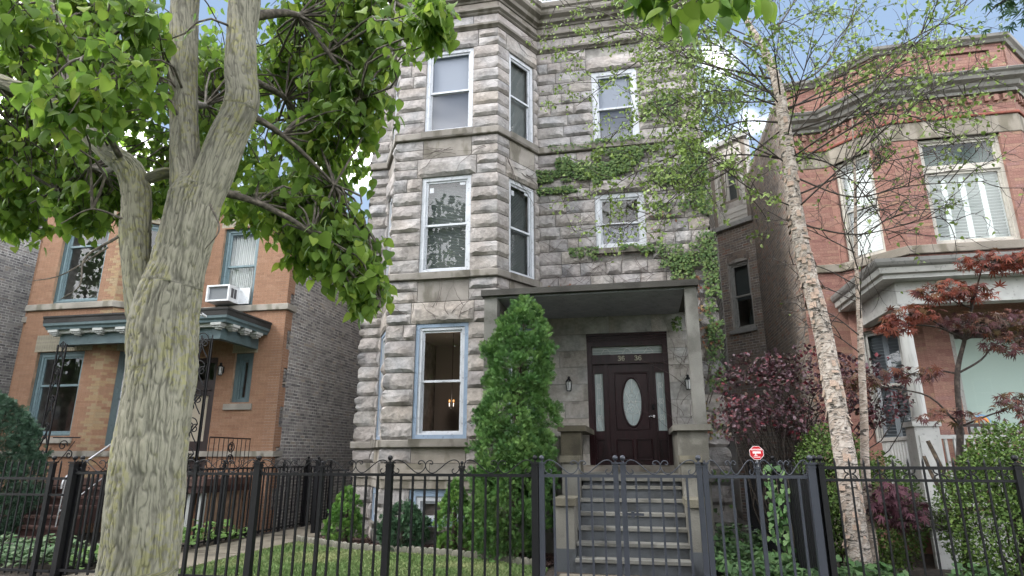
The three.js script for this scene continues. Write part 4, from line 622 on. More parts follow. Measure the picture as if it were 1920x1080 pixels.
  win(fB, wB1, { frame: RM.trimGrey, behind: shutters(2, mat([0.12, 0.14, 0.16], 0.7)) }); win(fC, wC1, { single: true, frame: RM.trimGrey, behind: flatBlind(mat([0.36, 0.46, 0.42], 0.9), 0, 0.86, -0.13) });
  { const sunc = new THREE.Group(); const cols = [[0.6, 0.1, 0.06], [0.7, 0.35, 0.05], [0.15, 0.3, 0.5]]; cols.forEach((c, i) => mesh('suncatcher', new THREE.RingGeometry(0.05 + i * 0.03, 0.08 + i * 0.03, 20, 1, 0, Math.PI).translate(5.95, 2.24, -12.68 - i * 0.002), mat(c, 0.5), h)); }
  const run = [pA, pB, pC, pD, pE, pF];
  const band = (y0, y1, o, m, name) => mesh(name, profileRun(run, [[-0.1, y0], [o, y0], [o + 0.008, y0 + 0.012], [o + 0.008, y1 - 0.012], [o, y1], [-0.1, y1 + 0.004]]), m, h);
  band(5.39, 5.56, 0.06, RM.lime, 'string_course'); band(7.79, 8.17, 0.014, RM.lime, 'lintel_band'); band(8.17, 8.22, 0.05, mat([0.36, 0.11, 0.075], 0.9, { map: T.brick }), 'brick_moulding');
  mesh('cornice', profileRun(run, [[-0.1, 8.64], [0.09, 8.64], [0.10, 8.70], [0.16, 8.74], [0.19, 8.82], [0.28, 8.87], [0.30, 8.94], [0.34, 8.97], [0.36, 9.01], [0.34, 9.03], [-0.1, 9.08]]), RM.cornice, h);
  mesh('coping', profileRun(run, [[-0.3, 9.75], [0.10, 9.75], [0.13, 9.80], [0.18, 9.84], [0.19, 9.90], [-0.3, 9.94]]), RM.cornice, h);
  mesh('roof', prism([[3.5, back], pA, pB, pC, pD, pE, pF, [11.4, back]], 9.5, 9.62), M.roof, h); mesh('back_wall', bb(2.62, 3.5, 0, 11, -26.2, -26), RM.mortarB, h); mesh('back_wall', bb(2.6, 11.4, 0, 9.6, back - 0.2, back), RM.mortarB, h); mesh('wall', bb(11.1, 11.4, 0, 9.7, back, -13.62), RM.mortarB, h); mesh('wall', bb(3.5, 3.8, 0, 9.7, back, -17.97), RM.mortarB, h);
  for (const y of [0.6, 4.7, 8.3]) mesh('floor', prism([[3.85, back], [3.85, -13.95], [4.4, -13.95], [5.35, -12.95], [7.4, -12.95], [8.4, -13.95], [11.05, -13.95], [11.05, back]], y, y + 0.15), M.room, h);
  mesh('inner_wall', bb(3.85, 11.05, 0, 9.4, -17.6, -17.5), M.room, h);
  // porch
  const ex = 4.02, ez = -10.95, rr = 12, path = [[ex, -13.55], [ex, ez], [rr, ez]];
  mesh('porch_gutter', profileRun(path, [[-0.2, 4.72], [-0.03, 4.72], [0.0, 4.75], [0.02, 4.80], [0.02, 4.86], [-0.02, 4.87], [-0.2, 4.87]]), mat([0.20, 0.195, 0.185], 0.6, { map: T.paint }), h);
  mesh('porch_fascia', profileRun(path, [[-0.5, 4.55], [-0.10, 4.55], [-0.10, 4.60], [-0.05, 4.62], [-0.04, 4.72], [-0.5, 4.72]]), RM.trimGrey, h);
  mesh('porch_soffit', bb(ex + 0.1, rr, 4.535, 4.548, -13.55, ez - 0.1), RM.white, h);
  mesh('porch_roof', profileRun(path, [[-0.15, 4.86], [-0.12, 4.90], [-2.4, 5.30], [-2.4, 5.2]]), OM.shingle, h);
  const bx0 = ex + 0.36, bz = ez - 0.36;
  mesh('porch_beam', [bb(bx0, rr, 4.14, 4.53, bz - 0.24, bz), bb(bx0, bx0 + 0.22, 4.14, 4.53, -13.3, bz - 0.24)], RM.white, h); mesh('porch_ceiling', bb(bx0 + 0.23, rr, 4.48, 4.52, -13.0, bz - 0.25), RM.white, h);
  for (const cx of [4.47, 8.6]) {
    const z = bz - 0.12, lat = [[0.13, 0], [0.13, 0.05], [0.115, 0.07], [0.108, 0.1], [0.104, 0.9], [0.094, 1.8], [0.09, 1.86], [0.11, 1.88], [0.12, 1.91], [0.12, 1.945], [0.0, 1.945]].map((p) => new THREE.Vector2(...p));
    mesh('porch_column', new THREE.LatheGeometry(lat, 24).translate(cx, 2.2, z), RM.white, h);
    mesh('column_pedestal', [bb(cx - 0.18, cx + 0.18, 0.75, 2.12, z - 0.18, z + 0.18), bb(cx - 0.21, cx + 0.21, 2.12, 2.2, z - 0.21, z + 0.21), bb(cx - 0.2, cx + 0.2, 0.75, 0.9, z - 0.2, z + 0.2), bb(cx - 0.13, cx + 0.13, 1.02, 1.98, z + 0.18, z + 0.195)], RM.white, h);
  }
  mesh('porch_floor', bb(ex + 0.2, rr, 0.62, 0.75, -13.55, bz + 0.1), RM.trimGrey, h); mesh('porch_skirt', bb(ex + 0.3, rr, 0, 0.62, bz - 0.1, bz), RM.white, h);
  mesh('railing', [bb(4.66, 8.4, 1.93, 1.99, bz - 0.16, bz - 0.08), bb(4.66, 8.4, 0.9, 0.95, bz - 0.15, bz - 0.09)], RM.white, h); for (let x = 4.78; x < 8.4; x += 0.13) mesh('baluster', bx(0.04, 0.98, 0.04, x, 1.44, bz - 0.12), RM.white, h);
  mesh('railing', [bb(4.42, 4.5, 1.93, 1.99, -13.3, bz - 0.32), bb(4.43, 4.49, 0.9, 0.95, -13.3, bz - 0.32)], RM.white, h); for (let z = bz - 0.45; z > -13.3; z -= 0.13) mesh('baluster', bx(0.04, 0.98, 0.04, 4.46, 1.44, z), RM.white, h);
  rebase(h, 7, 0, -13.6);
  const ch = thing('porch_chair', 'dark slatted chair back behind the white railing of the red house', 'chair', [5.6, 0.75, -12.2]), dk = mat([0.03, 0.018, 0.016], 0.6);
  mesh('backrest', [bx(0.62, 0.05, 0.04, 0, 1.42, 0), bx(0.05, 1.45, 0.05, -0.3, 0.72, 0), bx(0.05, 1.45, 0.05, 0.3, 0.72, 0), ...[-0.2, -0.1, 0, 0.1, 0.2].map((x) => bx(0.03, 0.85, 0.025, x, 1.0, 0))], dk, ch); mesh('seat', bx(0.66, 0.05, 0.5, 0, 0.45, 0.25), dk, ch); for (const x of [-0.28, 0.28]) mesh('leg', bx(0.05, 0.43, 0.05, x, 0.215, 0.46), dk, ch);
}
// ---------- fences, gates, sign, edging ----------
const scrollPts = [[0.16, 0.34], [0.213, 0.24], [0.199, 0.035], [0.116, 0], [0.033, 0.2], [0, 0.48], [0.02, 0.8], [0.116, 0.98], [0.24, 0.96], [0.38, 0.76], [0.57, 0.345], [0.74, 0.035], [0.85, 0.035], [0.96, 0.28], [1, 0.55], [0.97, 0.8], [0.89, 0.945], [0.807, 0.88], [0.787, 0.72], [0.834, 0.676], [0.87, 0.72]];
function fenceParts(o, m, pts, q = {}) {                             // pts: plan points of posts [x, z, kind], 2 thick, 1 thin, 0 none; local to o
  const { top = 1.42, bottom = 0.1, picketW = 0.026, n = 5, scroll = true, spear = 0, rails = [], scrollM = m, ph = 1.56 } = q;
  const P = ([x, z]) => [x - o.position.x, z - o.position.z];
  pts.forEach((p) => { if (!p[2]) return; const [x, z] = P(p), w = p[2] === 2 ? 0.085 : p[2] === 3 ? 0.062 : 0.045, hgt = p[2] === 1 ? ph - 0.05 : ph, post = mesh('post', bb(x - w / 2, x + w / 2, -0.02, hgt, z - w / 2, z + w / 2), m, o);
    mesh('post_cap', [bx(w + 0.03, 0.02, w + 0.03, x, hgt + 0.012, z), bx(w + 0.015, 0.014, w + 0.015, x, hgt - 0.03, z), cyl(0.012, 0.012, 0.025, x, hgt + 0.022, z, 8)], m, post); if (p[3] !== 0) mesh('ball_finial', ball(p[2] === 1 ? 0.022 : 0.034, x, hgt + (p[2] === 1 ? 0.065 : 0.075), z), m, post); });
  for (let i = 0; i < pts.length - 1; i++) {
    const [x0, z0] = P(pts[i]), [x1, z1] = P(pts[i + 1]), L = Math.hypot(x1 - x0, z1 - z0), ry = Math.atan2(-(z1 - z0), x1 - x0), mk = (g) => rot(g, ry, x0, 0, z0);
    for (const [y, hh] of [[top, 0.036], [bottom, 0.032], ...rails.map((r) => [r, 0.03])]) mesh('rail', mk(bx(L, hh, 0.03, L / 2, y, 0)), m, o);
    const k = q.spacing ? Math.max(1, Math.round(L / q.spacing) - 1) : n;
    for (let j = 1; j <= k; j++) { const u = L * j / (k + 1), t = spear ? top + spear : top - 0.018, pk = mk(bb(u - picketW / 2, u + picketW / 2, bottom - 0.05, t, -picketW / 2, picketW / 2)); mesh('picket', spear ? [pk, mk(new THREE.ConeGeometry(picketW * 0.72, 0.06, 4).rotateY(Math.PI / 4).translate(u, t + 0.03, 0))] : pk, m, o);
      if (q.collar && j % 2 === 0) { const y0 = rails[0], c = []; for (const s of [-1, 1]) c.push(mk(tubeGeo([[u + s * 0.062, top - 0.015, 0], [u + s * 0.05, top - 0.05, 0], [u + s * 0.02, (top + y0) / 2, 0], [u + s * 0.05, y0 + 0.05, 0], [u + s * 0.07, y0 + 0.012, 0]], 0.009, 5))); mesh('collar', c, m, o); } }
    if (scroll) for (const s of [0, 1]) mesh('scroll', mk(tubeGeo(scrollPts.map(([u, v]) => [s ? L - 0.03 - u * (L / 2 - 0.03) : 0.03 + u * (L / 2 - 0.03), top + 0.022 + v * 0.168, 0]), 0.0068, 6, { steps: 56 })), scrollM, o);
  }
}
const FZ = -8.05;
{
  const o = thing('iron_fence', 'black iron front fence with ball-topped posts and scrolls left of the gate', 'fence', [-4.8, 0, FZ]);
  fenceParts(o, M.blackIron, [[-8.25, FZ, 2], [-7.16, FZ, 2], [-6.19, FZ, 1], [-5.22, FZ, 2], [-4.26, FZ, 1], [-3.29, FZ, 2], [-2.30, FZ, 1], [-1.34, FZ, 2]]);
  const g1 = thing('fence_gate', 'left leaf of the grey iron double gate before the front steps', 'gate', [-0.8, 0, FZ], 'front double gate'), g2 = thing('fence_gate', 'right leaf of the grey iron double gate before the front steps', 'gate', [0.2, 0, FZ], 'front double gate');
  fenceParts(g1, M.greyIron, [[-1.256, FZ, 3], [-0.335, FZ, 3]]); fenceParts(g2, M.greyIron, [[-0.245, FZ, 3], [0.655, FZ, 3]]);
  mesh('latch', [bx(0.22, 0.03, 0.02, -0.33, 0.98, 0.02), bx(0.04, 0.07, 0.03, -0.35, 0.98, 0.035)], M.greyIron, g2);
  const o2 = thing('iron_fence', 'short grey iron fence panel with scrolls right of the gate', 'fence', [1.3, 0, FZ]);
  fenceParts(o2, M.greyIron, [[0.725, FZ, 3, 0], [1.32, FZ, 1], [1.91, FZ, 2]], { n: 3 });
  const s1 = thing('side_fence', 'black iron side fence with scrolls along the gangway beside the orange house', 'fence', [-8.2, 0, -10.8]), zs = [-8.15, -9.3, -10.35, -11.5, -12.6, -13.7, -14.8, -16];
  fenceParts(s1, M.blackIron, zs.map((z, i) => [-8.22, z, i % 2 ? 1 : 2]), { n: 6 });
  const s2 = thing('side_fence', 'dark iron side fence of close pickets running back beside the stone house', 'fence', [2.0, 0, -10.8]);
  fenceParts(s2, M.blackIron, [-8.15, -9.4, -10.6, -11.8, -13.2].map((z, i) => [1.98, z, i % 2 ? 1 : 2]), { spacing: 0.1 });
  const g3 = thing('gangway_gate', 'small black iron gate across the path between orange and stone houses', 'gate', [-6.8, 0, -13.5]);
  fenceParts(g3, M.blackIron, [[-7.25, -13.5, 2], [-6.4, -13.5, 1]], { n: 4, top: 1.36 });
  const r = thing('neighbour_fence', 'black spear-topped iron fence with curled collars before the red house', 'fence', [5, 0, FZ]);
  fenceParts(r, M.blackIron, [[2.02, FZ, 3], [4.02, FZ, 3], [6.05, FZ, 3], [8.1, FZ, 3]], { top: 1.525, rails: [1.39], spear: 0.06, scroll: false, collar: true, spacing: 0.152, picketW: 0.019, bottom: 0.12 });
  const l = thing('neighbour_fence', 'plain black picket fence with two upper rails before the orange house', 'fence', [-10.5, 0, FZ]);
  fenceParts(l, M.blackIron, [[-13.6, FZ, 3], [-11.1, FZ, 3], [-8.62, FZ, 3], [-8.34, FZ, 0]], { top: 1.34, rails: [1.11], spear: 0.22, scroll: false, spacing: 0.125, picketW: 0.017, bottom: 0.08 });
}
{ // red octagonal warning sign on a stake
  const o = thing('warning_sign', 'red octagonal camera warning sign on a stake behind the grey fence panel', 'sign', [1.52, 0, -9.2]), cv = document.createElement('canvas'); cv.width = cv.height = 256; const c = cv.getContext('2d');
  c.fillStyle = '#f2f2f2'; c.fillRect(0, 0, 256, 256); c.fillStyle = '#c1121f'; c.beginPath(); for (let i = 0; i < 8; i++) { const a = Math.PI / 8 + i * Math.PI / 4; c.lineTo(128 + 122 * Math.cos(a), 128 + 122 * Math.sin(a)); } c.fill();
  c.fillStyle = '#ffffff'; c.font = 'bold 40px sans-serif'; c.textAlign = 'center'; c.fillText('WARNING', 128, 84); c.fillRect(62, 104, 110, 34); c.beginPath(); c.moveTo(172, 108); c.lineTo(196, 100); c.lineTo(196, 142); c.lineTo(172, 134); c.fill(); c.fillRect(104, 138, 14, 34); c.fillRect(84, 166, 54, 10); c.fillRect(70, 196, 116, 10);
  const t = new THREE.CanvasTexture(cv); t.colorSpace = THREE.SRGBColorSpace; const R = 0.098;
  mesh('panel', new THREE.CylinderGeometry(R, R, 0.006, 8).rotateY(Math.PI / 8).rotateX(Math.PI / 2).translate(0, 1.70, 0), mat([0.62, 0.62, 0.62], 0.5), o);
  const g = new THREE.CircleGeometry(R * 0.985, 8, Math.PI / 8); mesh('print', g.translate(0, 1.70, 0.0045), Object.assign(mat([0.8, 0.8, 0.8], 0.45), { map: t }), o); mesh('stake', bb(-0.012, 0.012, -0.02, 1.64, -0.02, -0.004), mat([0.3, 0.3, 0.31], 0.5, { metal: 0.6 }), o);
}
{ // scalloped edging stones between lawn and bed
  const o = thing('garden_edging', 'row of small scalloped concrete edging stones between lawn and mulch', 'edging', [-4.3, 0, -11.2]), m = [[0.40, 0.40, 0.36], [0.34, 0.355, 0.30], [0.46, 0.45, 0.41]].map((c) => mat(c, 0.95, { map: T.concrete, bump: T.stoneB, bs: 0.01 })), p = edgeLine.getSpacedPoints(44);
  const s = new THREE.Shape(); s.moveTo(-0.062, -0.03); s.lineTo(0.062, -0.03); s.lineTo(0.062, 0.05); s.absarc(0, 0.05, 0.062, 0, Math.PI, false); const g = new THREE.ExtrudeGeometry(s, { depth: 0.05, bevelEnabled: true, bevelThickness: 0.012, bevelSize: 0.01, bevelSegments: 2, curveSegments: 8 });
  for (let i = 0; i < p.length - 1; i++) { const a = p[i], b = p[i + 1], e = mesh('edging_stone', g, m[Math.floor(hash(i, 3, 9) * 3)], o, [a.x + 4.3, 0.0 + hash(i, 1, 1) * 0.02, a.z + 11.2], Math.atan2(-(b.z - a.z), b.x - a.x) + (hash(i, 2, 2) - 0.5) * 0.25); e.rotation.z = (hash(i, 5, 5) - 0.5) * 0.15; }
}
// ---------- vegetation ----------
function leafMat(rgb, trans = 0.4, rough = 0.75, spec = 0.5) { return mat(rgb, rough, { transmission: trans, thickness: 0, ior: 1.4, specularIntensity: spec, side: THREE.DoubleSide }); }
function bladeGeo(outline, fold = 0.25, droop = 0.2) {               // leaf from half outline [[halfWidth, along], ...], base at the origin, tip along +y, face along +z
  const pos = [], idx = [], uv = [], n = outline.length;
  outline.forEach(([w, y]) => { const d = -droop * y * y; pos.push(-w, y, d + fold * w, 0, y, d, w, y, d + fold * w); uv.push(0, y, 0.5, y, 1, y); });
  for (let i = 0; i < n - 1; i++) { const a = i * 3; idx.push(a, a + 1, a + 3, a + 1, a + 4, a + 3, a + 1, a + 2, a + 4, a + 2, a + 5, a + 4); }
  const g = new THREE.BufferGeometry(); g.setAttribute('position', new THREE.Float32BufferAttribute(pos, 3)); g.setAttribute('uv', new THREE.Float32BufferAttribute(uv, 2)); g.setIndex(idx); g.computeVertexNormals(); return g;
}
const heartGeo2 = bladeGeo([[0.0, 0.02], [0.26, -0.05], [0.40, 0.12], [0.43, 0.30], [0.36, 0.52], [0.2, 0.78], [0.06, 0.95], [0, 1.08]], -0.3, 0.5);
const heartGeo = bladeGeo([[0.0, 0.04], [0.30, -0.06], [0.44, 0.12], [0.46, 0.32], [0.38, 0.55], [0.24, 0.76], [0.10, 0.92], [0, 1.05]], 0.22, 0.22);
const ovalGeo = bladeGeo([[0, 0], [0.24, 0.15], [0.34, 0.38], [0.26, 0.68], [0.1, 0.9], [0, 1]], 0.3, 0.15);
const birchGeo = bladeGeo([[0, 0], [0.33, 0.18], [0.36, 0.35], [0.2, 0.7], [0, 1]], 0.25, 0.15);
const tinyGeo = bladeGeo([[0, 0], [0.32, 0.4], [0, 1]], 0.3, 0.1);
function starGeo(lobes = 7) { const g = []; for (let i = 0; i < lobes; i++) { const a = (i - (lobes - 1) / 2) * 0.62, l = 1 - 0.09 * Math.abs(i - (lobes - 1) / 2) ** 1.3; g.push(bladeGeo([[0.03, 0], [0.10, 0.4], [0.085, 0.6], [0, 1]], 0.2, 0.25).scale(l, l, 1).rotateZ(a)); } return merge(g); }
function ivyGeo() { const p = [[0, 0], [0.45, -0.1], [0.5, 0.25], [0.32, 0.42], [0.36, 0.68], [0, 1.0]]; return bladeGeo(p, 0.15, 0.15); }
function frondGeo() {                                                // flat fan of scale foliage
  const g = []; const b = (x0, y0, x1, y1, w) => { const dx = x1 - x0, dy = y1 - y0, l = Math.hypot(dx, dy), nx = -dy / l * w, ny = dx / l * w; const q = new THREE.BufferGeometry(); q.setAttribute('position', new THREE.Float32BufferAttribute([x0 - nx * 0.6, y0 - ny * 0.6, 0, x0 + nx * 0.6, y0 + ny * 0.6, 0, x1 + nx * 0.8, y1 + ny * 0.8, 0.1 * y1 * y1, x0 - nx * 0.6, y0 - ny * 0.6, 0, x1 + nx * 0.8, y1 + ny * 0.8, 0.1 * y1 * y1, x1 - nx * 0.5, y1 - ny * 0.5, 0.1 * y1 * y1], 3)); q.setAttribute('uv', new THREE.Float32BufferAttribute([0, 0, 1, 0, 1, 1, 0, 0, 1, 1, 0, 1], 2)); q.computeVertexNormals(); g.push(q); };
  b(0, 0, 0, 0.5, 0.05); b(0, 0.45, 0.03, 1, 0.07); for (const s of [-1, 1]) { b(0, 0.18, s * 0.34, 0.52, 0.07); b(0, 0.4, s * 0.27, 0.8, 0.07); b(s * 0.2, 0.38, s * 0.44, 0.46, 0.06); b(s * 0.16, 0.62, s * 0.38, 0.74, 0.06); b(s * 0.02, 0.65, s * 0.14, 0.95, 0.06); }
  return merge(g);
}
const V3 = (x, y, z) => new THREE.Vector3(x, y, z), mA = new THREE.Matrix4(), vX = V3(), vY = V3(), vZ = V3();
function orient(p, tip, up, s, sx = 1) { vY.copy(tip).normalize(); vZ.copy(up).addScaledVector(vY, -up.dot(vY)); if (vZ.lengthSq() < 1e-5) vZ.set(vY.y, vY.z, vY.x); vZ.normalize(); vX.crossVectors(vY, vZ); mA.makeBasis(vX, vY, vZ); mA.scale(V3(s * sx, s, s)); mA.setPosition(p); return mA; }
function instanced(name, geo, m, list, parent) {                     // list: {m: Matrix4, c: [r, g, b]}
  const im = new THREE.InstancedMesh(geo, m, list.length), c = new THREE.Color(); im.name = name; im.userData.kind = 'stuff'; im.castShadow = im.receiveShadow = true;
  list.forEach((q, i) => { im.setMatrixAt(i, q.m); im.setColorAt(i, c.setRGB(...q.c)); }); parent.add(im); return im;
}
const rv = (R) => V3(R() - 0.5, R() - 0.5, R() - 0.5).multiplyScalar(2), mixc = (a, b, t) => a.map((x, i) => lerp(x, b[i], t));
function inEll(e, R, shell = 0.35) { let v; do v = rv(R); while (v.lengthSq() > 1 || v.lengthSq() < shell * shell); return V3(e[0] + v.x * e[3], e[1] + v.y * e[4], e[2] + v.z * (e[6] ?? Math.max(e[3], e[4]) * 1.05)); }
function twigPath(a, b, R, sag = 0.1, bend = 0.16) { const d = b.clone().sub(a), l = d.length(), k = () => rv(R).multiplyScalar(l * bend); const p1 = a.clone().addScaledVector(d, 0.35).add(k()), p2 = a.clone().addScaledVector(d, 0.7).add(k()); p1.y += l * sag; p2.y += l * sag * 0.8; return [a, p1, p2, b]; }
const arr = (p) => p.map((v) => [v.x, v.y, v.z]);

{ // catalpa in the parkway
  const o = thing('catalpa_tree', 'large leafy tree with forked grey trunk in front of the fence', 'tree', [0, 0, 0]), R = rng(2024);
  const bark = mat([0.36, 0.355, 0.305], 0.95, { map: T.bark, bump: T.barkB, bs: 0.005 }), bark2 = mat([0.35, 0.35, 0.28], 0.95, { map: T.bark, bump: T.barkB, bs: 0.005 }), dark = mat([0.21, 0.19, 0.165], 0.9, { map: T.twig });
  const ridges = (a) => (u, v) => a * (barkHeight(mod(u / 1.5, 1), mod(v / 1.5, 1)) - 0.55), limb = (name, q, m, seg = 90, wob = 0.06) => mesh(name, tubeGeo(q.map((p) => p.slice(0, 3)), q.map((p) => p[3]), seg, { steps: q.length * (seg > 50 ? 16 : 7), wob, seed: 7, wobF: 5, relief: seg > 50 ? ridges(seg > 100 ? 0.022 : 0.014) : undefined }), m, o);
  limb('trunk', [[-3.58, -0.15, -4.2, 0.36], [-3.6, 0.15, -4.2, 0.295], [-3.60, 0.58, -4.2, 0.262], [-3.61, 1.1, -4.2, 0.255], [-3.63, 1.48, -4.2, 0.252], [-3.64, 1.87, -4.2, 0.25], [-3.65, 2.25, -4.2, 0.243], [-3.69, 2.61, -4.2, 0.248], [-3.68, 2.88, -4.2, 0.23], [-3.64, 3.15, -4.2, 0.2], [-3.60, 3.42, -4.2, 0.205], [-3.57, 3.75, -4.2, 0.205], [-3.56, 3.92, -4.2, 0.14]], bark, 170, 0.05);
  const sL = [[-3.61, 3.4, -4.2, 0.12], [-3.69, 3.91, -4.2, 0.124], [-3.78, 4.38, -4.2, 0.11], [-3.92, 5.21, -4.2, 0.116], [-4.0, 5.8, -4.2, 0.122], [-4.14, 6.83, -4.2, 0.115], [-4.42, 8.59, -4.2, 0.08], [-4.6, 10.4, -4.1, 0.03]], sR = [[-3.58, 3.4, -4.2, 0.13], [-3.46, 3.86, -4.2, 0.155], [-3.34, 4.27, -4.2, 0.146], [-3.25, 4.6, -4.2, 0.138], [-3.30, 4.95, -4.2, 0.129], [-3.34, 5.34, -4.2, 0.126], [-3.36, 5.69, -4.2, 0.128], [-3.47, 6.69, -4.2, 0.12], [-3.63, 8.37, -4.2, 0.09], [-3.4, 10.2, -4.3, 0.03]];
  limb('limb', sL, bark); limb('limb', sR, bark);
  const lf = [[-3.72, 2.3, -4.18, 0.09], [-3.88, 2.75, -4.17, 0.112], [-3.98, 3.05, -4.17, 0.104], [-4.09, 3.46, -4.18, 0.116], [-4.16, 3.8, -4.2, 0.114], [-4.27, 4.06, -4.2, 0.108], [-4.50, 4.25, -4.2, 0.09], [-4.80, 4.49, -4.2, 0.074], [-5.08, 4.71, -4.2, 0.07], [-5.43, 4.93, -4.2, 0.068], [-5.96, 5.19, -4.2, 0.062], [-6.84, 5.5, -4.2, 0.045], [-7.9, 5.7, -4.3, 0.02]];
  limb('limb', lf, bark2, 80); limb('limb', [[-4.17, 3.96, -4.22, 0.05], [-3.97, 4.06, -4.3, 0.05], [-3.8, 4.0, -4.42, 0.042], [-3.5, 3.98, -4.7, 0.035], [-3.1, 4.1, -5.0, 0.02]], bark2, 12);
  mesh('branch_knot', new THREE.SphereGeometry(0.07, 14, 10).scale(0.9, 0.8, 0.8).translate(-3.17, 4.56, -4.16), bark, o);
  const subs = [[[-3.62, 3.9, -4.3, 0.045], [-3.28, 3.85, -4.6, 0.031], [-2.83, 3.6, -4.8, 0.022], [-2.55, 3.3, -5.0, 0.014], [-2.3, 2.98, -5.2, 0.008]], [[-3.30, 4.6, -4.3, 0.04], [-3.09, 4.5, -4.6, 0.024], [-2.75, 4.15, -5.0, 0.014], [-2.5, 3.8, -5.2, 0.008]], [[-3.40, 5.6, -4.3, 0.05], [-3.06, 5.79, -4.6, 0.03], [-2.76, 5.4, -4.7, 0.021], [-2.49, 5.0, -4.9, 0.012]], [[-5.1, 4.75, -4.25, 0.035], [-5.40, 5.38, -4.4, 0.031], [-5.5, 5.77, -4.4, 0.03], [-5.84, 6.27, -4.4, 0.024], [-6.1, 7.0, -4.5, 0.015]], [[-5.2, 4.8, -4.25, 0.024], [-5.5, 5.39, -4.4, 0.017], [-5.94, 5.74, -4.4, 0.016], [-6.6, 6.04, -4.5, 0.01]], [[-4.5, 4.2, -4.3, 0.034], [-4.95, 4.32, -4.6, 0.028], [-5.49, 4.55, -4.9, 0.02], [-6.2, 4.5, -5.2, 0.01]],
    [[-3.45, 6.0, -4.3, 0.05], [-2.9, 6.3, -4.8, 0.035], [-2.3, 6.1, -4.9, 0.022], [-1.8, 5.5, -4.5, 0.014], [-1.5, 5.1, -4.1, 0.008]], [[-3.5, 6.5, -4.1, 0.06], [-2.6, 7.0, -3.6, 0.045], [-1.2, 6.4, -3.0, 0.03], [-0.2, 5.3, -2.6, 0.02], [0.3, 4.3, -2.55, 0.01], [0.33, 3.85, -2.6, 0.005]], [[-3.85, 4.7, -4.25, 0.04], [-4.3, 5.2, -5.0, 0.03], [-4.9, 5.8, -5.8, 0.02], [-5.2, 6.3, -6.2, 0.01]], [[-3.4, 5.0, -4.3, 0.04], [-3.5, 5.3, -5.2, 0.028], [-3.9, 5.6, -6.0, 0.015]], [[-4.3, 4.15, -4.1, 0.03], [-4.3, 4.5, -3.7, 0.02], [-4.2, 4.7, -3.5, 0.008]], [[-4.2, 7, -4.2, 0.06], [-5.4, 7.6, -4.6, 0.04], [-7, 7.8, -4.9, 0.02]], [[-3.8, 7.6, -4.2, 0.05], [-2.8, 8.0, -4.5, 0.03], [-1.6, 7.9, -4.5, 0.015]], [[-6.2, 5.3, -4.25, 0.03], [-6.8, 5.6, -5.0, 0.02], [-7.2, 5.8, -5.5, 0.01]]];
  subs.push([[-4.15, 3.4, -4.08, 0.012], [-4.35, 3.2, -4.0, 0.009], [-4.3, 2.95, -3.95, 0.006], [-4.45, 2.85, -3.95, 0.004]], [[-4.12, 3.55, -4.08, 0.012], [-4.35, 3.62, -3.98, 0.008], [-4.6, 3.5, -3.95, 0.004]], [[-4.2, 3.3, -4.05, 0.008], [-4.5, 3.05, -3.95, 0.005], [-4.7, 3.0, -3.9, 0.003]], [[-3.3, 3.6, -4.05, 0.01], [-3.15, 3.35, -4.0, 0.006], [-3.25, 3.2, -4.0, 0.003]]);
  subs.forEach((q) => limb('branch', q, dark, 8, 0.12));
  const nodes = [...sL, ...sR.slice(2), ...lf.slice(6), ...subs.flat()].map((p) => V3(p[0], p[1], p[2]));
